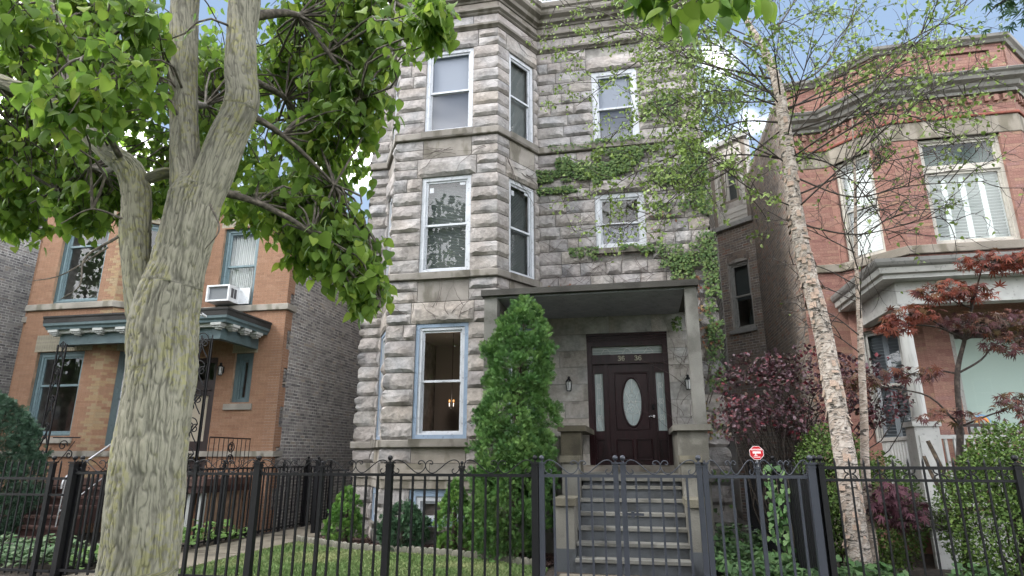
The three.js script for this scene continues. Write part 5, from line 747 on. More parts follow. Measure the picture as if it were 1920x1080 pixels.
  const ell = [[-3.34, 4.05, -5.20, 0.63, 0.34, 20], [-2.73, 3.55, -5.20, 0.43, 0.32, 16], [-2.43, 3.12, -5.20, 0.23, 0.23, 8], [-3.18, 3.66, -5.60, 0.41, 0.35, 10], [-3.11, 4.77, -5.40, 0.63, 0.54, 20], [-2.64, 5.10, -5.00, 0.49, 0.49, 16], [-3.52, 6.00, -5.60, 0.75, 0.68, 22], [-2.46, 5.81, -5.00, 0.54, 0.48, 16], [-1.46, 5.0, -4.00, 0.2, 0.18, 7], [-3.25, 6.60, -5.50, 0.77, 0.49, 16], [-4.99, 6.15, -6.20, 0.71, 0.87, 16], [-4.91, 5.01, -6.20, 0.59, 0.52, 12], [-4.80, 7.16, -6.30, 0.83, 0.75, 14], [-6.18, 6.66, -6.00, 0.69, 0.94, 16], [-5.74, 6.32, -5.00, 0.69, 0.62, 14], [-6.79, 6.49, -5.20, 0.93, 0.76, 20], [-7.34, 5.92, -5.60, 0.96, 0.70, 16], [-6.13, 5.65, -5.40, 0.71, 0.63, 14], [-7.13, 5.09, -5.60, 0.84, 0.50, 16], [-6.00, 4.68, -5.40, 0.59, 0.45, 14], [-5.84, 4.19, -5.20, 0.35, 0.25, 6], [-7.31, 4.54, -5.60, 0.50, 0.33, 8],
    [-3.87, 4.46, -3.50, 0.31, 0.31, 4], [-4.28, 4.28, -3.50, 0.32, 0.26, 5], [-3.95, 5.14, -3.60, 0.33, 0.33, 6], [-5.04, 5.26, -3.60, 0.43, 0.37, 7], [-5.25, 7.57, -5.00, 2.10, 0.81, 26], [-2.85, 7.16, -5.00, 1.31, 0.69, 20], [-7.68, 8.05, -5.00, 2.12, 1.06, 20], [-3.97, 7.93, -4.60, 2.26, 0.90, 24], [-6.96, 8.97, -4.60, 2.49, 1.15, 18], [-2.02, 7.83, -4.50, 1.34, 0.89, 16], [-4.26, 9.63, -4.40, 3.0, 1.21, 20], [-7.6, 5.95, -4.3, 0.9, 0.55, 8], [-6.00, 5.55, -6.30, 0.58, 0.49, 8], [-5.57, 5.90, -6.60, 0.50, 0.58, 8], [-5.79, 4.80, -6.20, 0.47, 0.31, 7], [-6.13, 4.45, -5.80, 0.46, 0.27, 7], [-4.33, 4.39, -6.00, 0.41, 0.27, 6], [-5.70, 7.0, -6.60, 0.53, 0.71, 8], [-7.77, 5.72, -6.60, 1.13, 0.76, 10], [-7.35, 4.41, -5.80, 0.42, 0.21, 5], [0.32, 3.72, -2.60, 0.19, 0.09, 9], [0.14, 3.87, -2.60, 0.12, 0.10, 7], [0.52, 3.74, -2.70, 0.14, 0.08, 7], [0.41, 3.58, -2.60, 0.06, 0.06, 3]];
  const twigs = [], leaves = [], tones = [[0.13, 0.225, 0.034], [0.175, 0.285, 0.04], [0.09, 0.17, 0.033], [0.225, 0.33, 0.05], [0.28, 0.365, 0.055]];
  for (const e of ell) {
    const ec = V3(e[0], e[1], e[2]), near = nodes.filter((n) => n.distanceTo(ec) < 2.4).sort((a, b) => a.distanceTo(ec) - b.distanceTo(ec)).slice(0, 5); if (!near.length) near.push(nodes.slice().sort((a, b) => a.distanceTo(ec) - b.distanceTo(ec))[0]);
    for (let i = 0; i < e[5] * (e[1] < 7.1 && e[2] < -3 ? 3.9 : 0.3); i++) {
      const b = inEll(e, R, 0.3), a = i % 3 ? ec.clone().add(rv(R).multiply(V3(e[3], e[4], e[3]).multiplyScalar(0.35))) : near[Math.floor(R() * near.length)], p = twigPath(a, b, R, 0.07, 0.14), r0 = i % 3 ? 0.007 : 0.013;
      if (e[1] < 7.4) twigs.push(tubeGeo(arr(p), [r0, r0 * 0.8, r0 * 0.55, 0.0025], 5, { steps: 7 }));
      const c = new THREE.CatmullRomCurve3(p), nl = 9 + Math.floor(R() * 4);
      for (let k = 0; k < nl; k++) {
        const t = 0.42 + 0.58 * (k + R()) / nl, q = c.getPoint(Math.min(1, t)).add(rv(R).multiplyScalar(0.10)), tip = rv(R).multiplyScalar(0.9); tip.y = -0.35 - 0.9 * R(); const up = rv(R).multiplyScalar(0.55); up.y += 0.8; up.z += 0.25;
        const s = lerp(0.07, 0.155, R() * R() * 0.7 + 0.3 * R()), tn = tones[Math.floor(R() * R() * 5)]; leaves.push({ m: orient(q, tip, up, s, lerp(0.85, 1.1, R())).clone(), c: mixc(tn, tones[Math.floor(R() * 5)], R()), d: q.distanceTo(camP) / s * (q.y < 6.4 ? 1 : 3) });
      }
    }
  }
  leaves.sort((a, b) => a.d - b.d);
  const lm = tones.map((t) => leafMat(t, 0.68, 0.85, 0.3)), near = leaves.slice(0, 300), far = leaves.slice(300), crown = mesh('twigs', twigs, dark, o); crown.userData.kind = 'stuff';
  near.forEach((q, i) => { const l = mesh('leaf', i % 5 < 3 ? heartGeo : heartGeo2, lm[i % 4], o); q.m.decompose(l.position, l.quaternion, l.scale); });
  const crownM = leafMat([1, 1, 1], 0.68, 0.85, 0.3); instanced('crown', heartGeo, crownM, far.filter((_, i) => i % 5 < 3), o); instanced('crown', heartGeo2, crownM, far.filter((_, i) => i % 5 > 2), o);
  rebase(o, -3.6, 0, -4.2);
}
function branchy(o, R, prim, P) {                                    // twigs with leaves along the outer part of each primary branch
  const { m, leaf, leafM, tones, size, n2 = 8, n3 = 3, len = [0.5, 1.1], nl = 5, from = 0.25, hang = 0.4, prob = () => 1, spread = 0.05, bend = 0.1, up = 0.15, thick = 0.02 } = P, twigs = [], leaves = [], out = [];
  for (const pr of prim) {
    const pts = pr.map((p) => V3(...p)), c = new THREE.CatmullRomCurve3(pts), L = c.getLength(), r0 = thick * (0.6 + L * 0.16);
    out.push(mesh('branch', tubeGeo(pr, pr.map((_, i) => lerp(r0, 0.004, i / (pr.length - 1))), 7, { steps: pr.length * 5, wob: 0.15, wobF: 6 }), m, o));
    for (let i = 0; i < n2; i++) {
      const t = lerp(from, 1, (i + R() * 0.8) / n2), a = c.getPoint(Math.min(1, t)), dir = c.getTangent(Math.min(1, t)).multiplyScalar(0.8).add(rv(R)); dir.y += up; dir.normalize(); const l = lerp(len[0], len[1], R()) * (1.15 - 0.55 * t), b = a.clone().addScaledVector(dir, l), p = twigPath(a, b, R, 0.04, bend);
      twigs.push(tubeGeo(arr(p), [0.0075, 0.006, 0.004, 0.0018], 4, { steps: 6 })); const c2 = new THREE.CatmullRomCurve3(p);
      for (let j = 0; j <= n3; j++) {
        const t2 = j === n3 ? 1 : lerp(0.3, 1, (j + R()) / n3), a2 = c2.getPoint(Math.min(1, t2) * 0.98), d2 = c2.getTangent(Math.min(0.98, t2)).multiplyScalar(0.7).add(rv(R)).normalize(), b2 = a2.clone().addScaledVector(d2, l * lerp(0.25, 0.5, R())), p2 = twigPath(a2, b2, R, -0.05, bend);
        twigs.push(tubeGeo(arr(p2), [0.0038, 0.003, 0.0024, 0.0012], 3, { steps: 4, closed: false })); const c3 = new THREE.CatmullRomCurve3(p2);
        for (let k = 0; k < nl; k++) { const q = c3.getPoint((k + R()) / nl).add(rv(R).multiplyScalar(spread)); if (R() > prob(q)) continue; const tip = rv(R); tip.y -= hang; const u = rv(R); u.y += 0.7; leaves.push({ m: orient(q, tip, u, size * lerp(0.7, 1.25, R())).clone(), c: mixc(tones[Math.floor(R() * tones.length)], tones[Math.floor(R() * tones.length)], R()) }); }
      }
    }
  }
  mesh('twigs', twigs, m, o).userData.kind = 'stuff'; instanced('crown', leaf, leafM, leaves, o);
}
{ // river birch behind the right-hand fence
  const o = thing('birch_tree', 'birch with pale peeling bark and airy branches in front of the red house', 'tree'), R = rng(88), bark = mat([0.50, 0.485, 0.475], 0.9, { map: T.birch, bump: T.birchB, bs: 0.014 }), dark = mat([0.10, 0.08, 0.072], 0.85, { map: T.twig });
  const q = [[2.60, -0.1, -9, 0.159], [2.58, 0.2, -9, 0.142], [2.57, 0.7, -9, 0.136], [2.57, 1.36, -9, 0.131], [2.54, 2.37, -9, 0.127], [2.50, 3.31, -9, 0.119], [2.40, 4.23, -9, 0.115], [2.35, 5.04, -9, 0.105], [2.35, 5.89, -9, 0.099], [2.35, 6.78, -9, 0.086], [2.32, 7.25, -9, 0.074], [2.19, 7.84, -9, 0.057], [2.0, 8.36, -9, 0.045], [1.82, 9.11, -9, 0.031], [1.65, 10.4, -9, 0.010]];
  mesh('trunk', tubeGeo(q.map((p) => p.slice(0, 3)), q.map((p) => p[3]), 24, { steps: 90, wob: 0.09, seed: 3, wobF: 7 }), bark, o);
  { const fl = [], mm = mat([0.50, 0.42, 0.37], 0.9, { map: T.birch, side: THREE.DoubleSide }); for (let i = 0; i < 170; i++) { const y = 0.2 + R() * 6.6, k = q.findIndex((p) => p[1] > y), a = q[k - 1], b = q[k], t = (y - a[1]) / (b[1] - a[1]), th = R() * Math.PI * 2, r = lerp(a[3], b[3], t), w = 0.03 + 0.06 * R(), hh = 0.03 + 0.08 * R(); fl.push(new THREE.CylinderGeometry(r * 1.02, r * (1.10 + 0.22 * R()), hh, 4, 2, true, th, w / r).translate(lerp(a[0], b[0], t), y, -9)); } const f = mesh('bark_curls', fl, mm, o); f.userData.kind = 'stuff'; }
  const prim = [[[2.34, 6.97, -9.00], [1.42, 7.88, -9.32], [0.17, 8.93, -9.64], [-1.02, 8.78, -9.96]], [[2.35, 6.78, -9.00], [1.49, 7.20, -9.04], [0.67, 7.04, -9.09], [-0.36, 6.61, -9.13]], [[2.36, 6.51, -9.00], [1.70, 6.67, -9.15], [0.97, 6.37, -9.30], [0.03, 6.06, -9.45], [-0.60, 5.71, -9.60]], [[2.36, 5.89, -9.00], [1.77, 6.03, -8.99], [1.23, 6.00, -8.98], [0.56, 5.35, -8.98], [-0.25, 4.98, -8.97]], [[2.27, 7.54, -9.00], [1.58, 8.30, -8.97], [0.79, 8.92, -8.94], [-0.06, 9.47, -8.91]], [[2.19, 7.84, -9.00], [1.23, 8.64, -9.47], [-0.06, 8.30, -9.95], [-0.89, 8.04, -10.42]], [[2.38, 7.05, -9.00], [3.15, 7.68, -9.52], [3.85, 8.78, -10.04], [4.33, 9.90, -10.56]], [[2.36, 6.87, -9.00], [3.05, 7.04, -8.83], [4.05, 7.42, -8.67], [4.72, 7.72, -8.50], [5.08, 7.96, -8.34]], [[2.36, 6.73, -9.00], [3.50, 7.19, -9.30], [4.59, 7.72, -9.60], [5.78, 8.16, -9.90]], [[2.36, 6.69, -9.00], [3.35, 7.18, -9.32], [3.84, 6.70, -9.64], [3.94, 6.12, -9.97]], [[2.35, 6.33, -9.00], [3.19, 6.33, -8.64], [3.94, 5.95, -8.27], [4.12, 5.39, -7.91]], [[2.36, 5.98, -9.00], [2.97, 5.80, -9.11], [3.48, 5.12, -9.22], [3.65, 4.58, -9.33]], [[2.36, 5.63, -9.00], [3.07, 5.14, -8.78], [3.66, 5.15, -8.56], [4.50, 5.05, -8.34]], [[2.36, 4.88, -9.00], [3.11, 4.70, -9.10], [3.86, 4.84, -9.21], [4.47, 5.00, -9.31]], [[2.03, 8.26, -9.00], [2.45, 8.94, -8.94], [2.76, 9.76, -8.87]], [[2.19, 7.84, -9.00], [2.93, 9.11, -9.60], [3.51, 10.66, -10.19]], [[1.91, 8.78, -9.00], [1.25, 9.48, -8.94], [0.43, 10.24, -8.89]], [[2.35, 5.13, -9.00], [1.66, 5.36, -8.63], [1.20, 5.64, -8.26]], [[2.32, 7.25, -9.00], [1.06, 7.85, -9.06], [-0.36, 9.05, -9.12], [-1.20, 9.35, -9.19]], [[2.35, 6.42, -9.00], [1.18, 5.56, -8.80], [0.40, 5.38, -8.60]]];
  for (let i = 0; i < 16; i++) { const y = 4.9 + 3.4 * R(), a = R() * 6.28, l = 1.4 + 1.5 * R(), x0 = y < 7.2 ? 2.35 : 2.1; prim.push([[x0, y, -9], [x0 + Math.cos(a) * l * 0.5, y + 0.25 + 0.5 * R(), -9 + Math.sin(a) * l * 0.4], [x0 + Math.cos(a) * l, y + 0.2 + 0.9 * R(), -9 + Math.sin(a) * l * 0.8]]); }
  branchy(o, R, prim, { m: dark, leaf: birchGeo, leafM: leafMat([1, 1, 1], 0.4, 0.6), tones: [[0.17, 0.25, 0.05], [0.22, 0.31, 0.075], [0.13, 0.20, 0.045], [0.26, 0.33, 0.11]], size: 0.062, n2: 13, n3: 5, len: [0.6, 1.5], nl: 6, thick: 0.0145, prob: (p) => p.y < 5.4 && p.x > 2.2 ? 0.1 : p.x > 2.2 && p.y < 6.4 ? 0.3 : p.x > 2.2 ? 0.55 : 0.85 });
  rebase(o, 2.58, 0, -9);
  // slender second stem
  const s = thing('slender_tree', 'slender young tree with spotted stem just right of the birch', 'tree'), q2 = [[2.82, -0.1, -9.2, 0.062], [2.80, 0.51, -9.2, 0.06], [2.85, 1.49, -9.2, 0.056], [2.91, 2.03, -9.2, 0.052], [2.98, 2.74, -9.2, 0.046], [3.05, 3.48, -9.2, 0.037], [3.13, 4.41, -9.2, 0.028], [3.28, 5.64, -9.2, 0.018], [3.37, 6.6, -9.2, 0.008]];
  mesh('trunk', tubeGeo(q2.map((p) => p.slice(0, 3)), q2.map((p) => p[3]), 12, { steps: 50, wob: 0.15, wobF: 8 }), mat([0.45, 0.42, 0.40], 0.9, { map: T.birch, bump: T.birchB, bs: 0.01 }), s);
  const pr = []; for (let i = 0; i < 13; i++) { const y = 3.0 + i * 0.24, x = lerp(3.02, 3.3, i / 13), a = R() * 6.28, l = 0.9 + 0.5 * R(); pr.push([[x, y, -9.2], [x + Math.cos(a) * l * 0.5, y + 0.3, -9.2 + Math.sin(a) * l * 0.4], [x + Math.cos(a) * l, y + 0.35 + 0.4 * R() - 0.2, -9.2 + Math.sin(a) * l * 0.8]]); }
  branchy(s, R, pr, { m: mat([0.11, 0.095, 0.09], 0.85, { map: T.twig }), leaf: birchGeo, leafM: leafMat([1, 1, 1], 0.4, 0.6), tones: [[0.14, 0.21, 0.05]], size: 0.055, n2: 5, n3: 2, len: [0.3, 0.7], nl: 2, prob: (p) => p.y > 5 ? 0.3 : 0.03, thick: 0.012 });
  rebase(s, 2.82, 0, -9.2);
}
function leafBush(name, label, category, base, ells, P) {             // shrub: stems plus leaves through ellipsoids
  const { geo, tones, size, n, stemM, trans = 0.35, stems = 14, shell = 0.45, rough = 0.6, tipUp = 0.2, seed = 1, group, upY = 0.7 } = P, R = rng(seed), o = thing(name, label, category, [0, 0, 0], group), st = [], lv = [], tot = ells.reduce((a, e) => a + e[3] * e[4], 0);
  for (const e of ells) {
    for (let i = 0; i < stems; i++) { const b = inEll(e, R, 0.1), a = V3(base[0] + (R() - 0.5) * 0.25, 0, base[2] + (R() - 0.5) * 0.25); st.push(tubeGeo(arr(twigPath(a, b, R, 0.05, 0.12)), [0.02, 0.014, 0.008, 0.003], 5, { steps: 8 })); }
    const cnt = Math.round(n * e[3] * e[4] / tot);
    for (let i = 0; i < cnt; i++) { const q = inEll(e, R, shell), nz = noise3(q.x * 4, q.y * 4, q.z * 4, seed); if (nz < (P.gap ?? 0.34)) continue; const out = q.clone().sub(V3(e[0], e[1], e[2])).normalize(), tip = rv(R).addScaledVector(out, 0.7); tip.y += tipUp; const u = rv(R).multiplyScalar(0.7).addScaledVector(out, 0.5); u.y += upY; lv.push({ m: orient(q, tip, u, size * lerp(0.65, 1.25, R())).clone(), c: mixc(tones[Math.floor(R() * tones.length)], tones[Math.floor(R() * tones.length)], R()) }); }
  }
  if (st.length) mesh('stems', st, stemM ?? mat([0.06, 0.045, 0.038], 0.9, { map: T.twig }), o).userData.kind = 'stuff';
  instanced('foliage', geo, leafMat([1, 1, 1], trans, rough), lv, o); return rebase(o, base[0], 0, base[2]);
}
leafBush('purple_shrub', 'purple-leaved shrub between the stone house and the red house porch', 'shrub', [2.3, 0, -11.2], [[1.95, 2.8, -11.1, 0.68, 0.6, 0, 0.6], [2.75, 2.9, -11.2, 0.8, 0.6, 0, 0.6], [3.55, 2.7, -11.0, 0.75, 0.6, 0, 0.6], [1.6, 2.3, -11.0, 0.48, 0.45, 0, 0.5], [2.9, 2.3, -11.1, 0.95, 0.45, 0, 0.5]], { geo: ovalGeo, tones: [[0.065, 0.034, 0.044], [0.095, 0.052, 0.066], [0.05, 0.03, 0.036], [0.15, 0.10, 0.12], [0.075, 0.03, 0.036], [0.06, 0.05, 0.034], [0.15, 0.025, 0.035]], size: 0.07, n: 6000, stems: 16, gap: 0.43, shell: 0.15, trans: 0.2, rough: 0.42, seed: 5 });
{ // Japanese maple in front of the white porch
  const o = thing('japanese_maple', 'Japanese maple with red and bronze star leaves before the white porch', 'tree'), R = rng(17), bk = mat([0.13, 0.105, 0.10], 0.85, { map: T.twig }), q = [[4.15, -0.05, -10, 0.055], [4.22, 0.7, -10, 0.05], [4.27, 1.34, -10, 0.046], [4.40, 2.06, -10, 0.042], [4.49, 2.8, -10, 0.036], [4.64, 3.27, -9.95, 0.028], [4.79, 3.73, -9.9, 0.02], [4.98, 4.3, -9.8, 0.008]];
  mesh('trunk', tubeGeo(q.map((p) => p.slice(0, 3)), q.map((p) => p[3]), 12, { steps: 40, wob: 0.1, wobF: 7 }), bk, o);
  mesh('cut_stub', tubeGeo([[4.1, 0.7, -9.7], [4.05, 1.1, -9.7], [3.95, 1.5, -9.7], [3.84, 1.86, -9.7]], [0.04, 0.035, 0.03, 0.028], 8), mat([0.2, 0.155, 0.12], 0.9, { map: T.twig }), o); mesh('cut_stub', tubeGeo([[4.05, 0.7, -9.75], [3.93, 1.15, -9.75], [3.83, 1.45, -9.75], [3.78, 1.66, -9.75]], [0.035, 0.03, 0.026, 0.024], 8), mat([0.2, 0.155, 0.12], 0.9, { map: T.twig }), o);
  const Rl = [[5.09, 4.35, -9.6, 0.55, 0.13, 34, 0], [5.4, 4.28, -9.6, 0.4, 0.12, 22, 0], [4.34, 3.95, -9.6, 0.42, 0.14, 26, 0], [4.75, 3.92, -9.7, 0.35, 0.14, 20, 0], [3.98, 3.66, -9.8, 0.42, 0.13, 26, 0], [4.85, 3.5, -9.8, 0.65, 0.16, 46, 1], [5.2, 3.2, -9.7, 0.5, 0.2, 34, 1], [3.68, 3.45, -9.8, 0.3, 0.10, 14, 0], [3.03, 2.7, -9.8, 0.4, 0.14, 18, 1], [4.95, 2.3, -9.6, 0.3, 0.2, 14, 1], [3.85, 2.8, -9.9, 0.45, 0.12, 14, 1], [4.2, 2.2, -9.8, 0.4, 0.12, 10, 1], [3.19, 1.0, -9.2, 0.3, 0.3, 34, 2], [2.98, 1.1, -9.1, 0.25, 0.3, 24, 2], [5.1, 1.9, -9.5, 0.35, 0.2, 14, 2]];
  const cols = [[[0.26, 0.06, 0.035], [0.19, 0.045, 0.03], [0.15, 0.08, 0.035], [0.30, 0.085, 0.05], [0.11, 0.04, 0.04]], [[0.09, 0.035, 0.045], [0.12, 0.05, 0.055], [0.17, 0.06, 0.035], [0.10, 0.07, 0.03]], [[0.075, 0.025, 0.04], [0.10, 0.035, 0.05], [0.055, 0.02, 0.03]]], lv = [], tw = [], nodes = q.map((p) => V3(...p.slice(0, 3)));
  for (const e of Rl) {
    const c = V3(e[0], e[1], e[2]), a = nodes.filter((n) => n.y < e[1] + 0.05).sort((m, k) => m.distanceTo(c) - k.distanceTo(c))[0]; if (e[6] < 2) mesh('branch', tubeGeo(arr(twigPath(a, c, R, 0.06, 0.08)), [0.016, 0.013, 0.009, 0.005], 6, { steps: 12 }), bk, o);
    for (let i = 0; i < e[5] * 4.2; i++) { const p = inEll([e[0], e[1], e[2], e[3], e[4], 0, e[3] * 0.8], R, 0.05), tip = rv(R); tip.y -= 0.5; const u = rv(R).multiplyScalar(0.45); u.y += 0.9; u.z += 0.35; const k = cols[e[6]]; lv.push({ m: orient(p, tip, u, lerp(0.075, 0.13, R())).clone(), c: mixc(k[Math.floor(R() * k.length)], k[Math.floor(R() * k.length)], R()), d: -1 }); if (i % 3 === 0) tw.push(tubeGeo(arr(twigPath(e[6] < 2 ? c : a, p, R, 0, 0.1)), [0.004, 0.003, 0.002, 0.0015], 3, { steps: 5, closed: false })); }
  }
  mesh('twigs', tw, bk, o).userData.kind = 'stuff'; instanced('crown', starGeo(), leafMat([1, 1, 1], 0.35, 0.6), lv, o); rebase(o, 4.15, 0, -10);
}
const boxTones = [[0.10, 0.17, 0.035], [0.075, 0.135, 0.03], [0.14, 0.21, 0.05], [0.06, 0.11, 0.028]];
leafBush('boxwood', 'light green boxwood at the right edge behind the spear-topped fence', 'shrub', [4.6, 0, -9.4], [[4.5, 0.85, -9.45, 0.8, 0.95, 0, 0.75], [4.65, 1.45, -9.5, 0.5, 0.65, 0, 0.5], [5.2, 0.8, -9.4, 0.7, 0.9, 0, 0.7]], { geo: ovalGeo, tones: boxTones, size: 0.042, n: 26000, seed: 21, shell: 0.6, stems: 6, gap: 0.26 });
leafBush('boxwood', 'green boxwood directly behind the birch trunk', 'shrub', [2.85, 0, -10.5], [[2.8, 1.2, -10.5, 0.6, 0.95, 0, 0.6], [3.3, 0.9, -10.3, 0.6, 0.85, 0, 0.6]], { geo: ovalGeo, tones: boxTones.map((c) => c.map((x) => x * 0.9)), size: 0.045, n: 15000, seed: 22, shell: 0.55, stems: 6, gap: 0.26 });
const frond = frondGeo(), needle = frondGeo();
function conifer(name, label, category, x, z, prof, P) {              // lumpy conifer: profile [[y, radius], ...]
  const { n, size, tones, lean = 0, lump = 0.22, seed = 1, upT = 0.9, group } = P, R = rng(seed), o = thing(name, label, category, [0, 0, 0], group), lv = [], H = prof[prof.length - 1][0], rad = (y) => { for (let i = 0; i < prof.length - 1; i++) if (y <= prof[i + 1][0]) return lerp(prof[i][1], prof[i + 1][1], (y - prof[i][0]) / (prof[i + 1][0] - prof[i][0])); return 0; };
  mesh('trunk', tubeGeo([[x, -0.05, z], [x + lean * 0.5, H * 0.5, z], [x + lean, H * 0.92, z]], [0.05 + H * 0.01, 0.04, 0.008], 8), mat([0.085, 0.06, 0.045], 0.95, { map: T.twig }), o);
  const rm = Math.max(...prof.map((p) => p[1])), per = 30, cr = P.clump ?? 0.12;
  for (let guard = 0; lv.length < n && guard < 1e6; guard++) {
    const y = lerp(prof[0][0], H, R()), r = rad(y); if (R() > r / rm + 0.05) continue;
    const th = R() * Math.PI * 2, lu = noise3(Math.cos(th) * r * 4 + 30, y * 3.4, Math.sin(th) * r * 4 + 30, seed), rr = Math.max(0, r * (1 - lump + 2 * lump * lu) * lerp(0.72, 1, R()) - cr * 0.6), c = V3(x + lean * y / H + Math.cos(th) * rr, y, z + Math.sin(th) * rr), out = V3(Math.cos(th), upT * 0.55, Math.sin(th)).normalize(), tone = mixc(tones[Math.floor(R() * tones.length)], tones[Math.floor(R() * tones.length)], R());
    for (let k = 0; k < per; k++) { const d = rv(R).normalize().addScaledVector(out, 0.9).normalize(), q = c.clone().addScaledVector(d, cr * lerp(0.2, 0.9, R())), tip = d.clone().add(rv(R).multiplyScalar(0.5)); tip.y += upT * 0.4; lv.push({ m: orient(q, tip, rv(R).addScaledVector(out, 0.4), size * lerp(0.6, 1.15, R())).clone(), c: mixc(tone, tones[Math.floor(R() * tones.length)], R() * 0.5) }); }
  }
  instanced('foliage', frond, leafMat([1, 1, 1], 0.25, 0.7), lv, o); return rebase(o, x, 0, z);
}
const thuja = [[0.072, 0.165, 0.042], [0.10, 0.21, 0.05], [0.05, 0.12, 0.036], [0.15, 0.255, 0.07]];
conifer('arborvitae', 'tall arborvitae standing left of the front steps', 'conifer', -2.27, -10.75, [[0.1, 0.45], [0.6, 0.66], [1.3, 0.74], [2.0, 0.66], [2.8, 0.62], [3.4, 0.57], [3.85, 0.48], [4.15, 0.34], [4.36, 0.12]], { n: 26000, size: 0.085, clump: 0.15, tones: thuja, lean: 0.3, lump: 0.36, seed: 31 });
conifer('arborvitae', 'small cone-shaped arborvitae at the left end of the bed under the bay', 'conifer', -5.75, -12.0, [[0.05, 0.32], [0.4, 0.4], [0.75, 0.27], [1.04, 0.03]], { n: 3000, size: 0.075, clump: 0.09, tones: thuja.map((c) => [c[0] * 1.25, c[1] * 1.25, c[2]]), seed: 32 });
conifer('arborvitae', 'small pointed arborvitae in front of the basement window', 'conifer', -3.4, -11.5, [[0.05, 0.32], [0.35, 0.42], [0.8, 0.28], [1.22, 0.03]], { n: 3400, size: 0.075, clump: 0.09, tones: thuja.map((c) => [c[0] * 1.25, c[1] * 1.25, c[2]]), seed: 33 });
conifer('yew_shrub', 'rounded bluish green yew between the two small arborvitaes', 'shrub', -4.4, -11.55, [[0.03, 0.36], [0.3, 0.52], [0.55, 0.46], [0.74, 0.2], [0.8, 0.03]], { n: 4200, size: 0.075, clump: 0.1, tones: [[0.05, 0.11, 0.055], [0.065, 0.135, 0.065], [0.04, 0.085, 0.045]], seed: 34, upT: 0.5 });
conifer('yew_shrub', 'big dark green yew beside the steps of the orange house', 'shrub', -12.9, -10.3, [[0.1, 0.9], [0.9, 1.2], [1.8, 1.15], [2.4, 0.8], [2.75, 0.35], [2.85, 0.05]], { n: 15000, size: 0.10, clump: 0.17, tones: [[0.045, 0.09, 0.055], [0.06, 0.115, 0.07], [0.035, 0.07, 0.045]], seed: 35, upT: 0.3, lump: 0.18 });
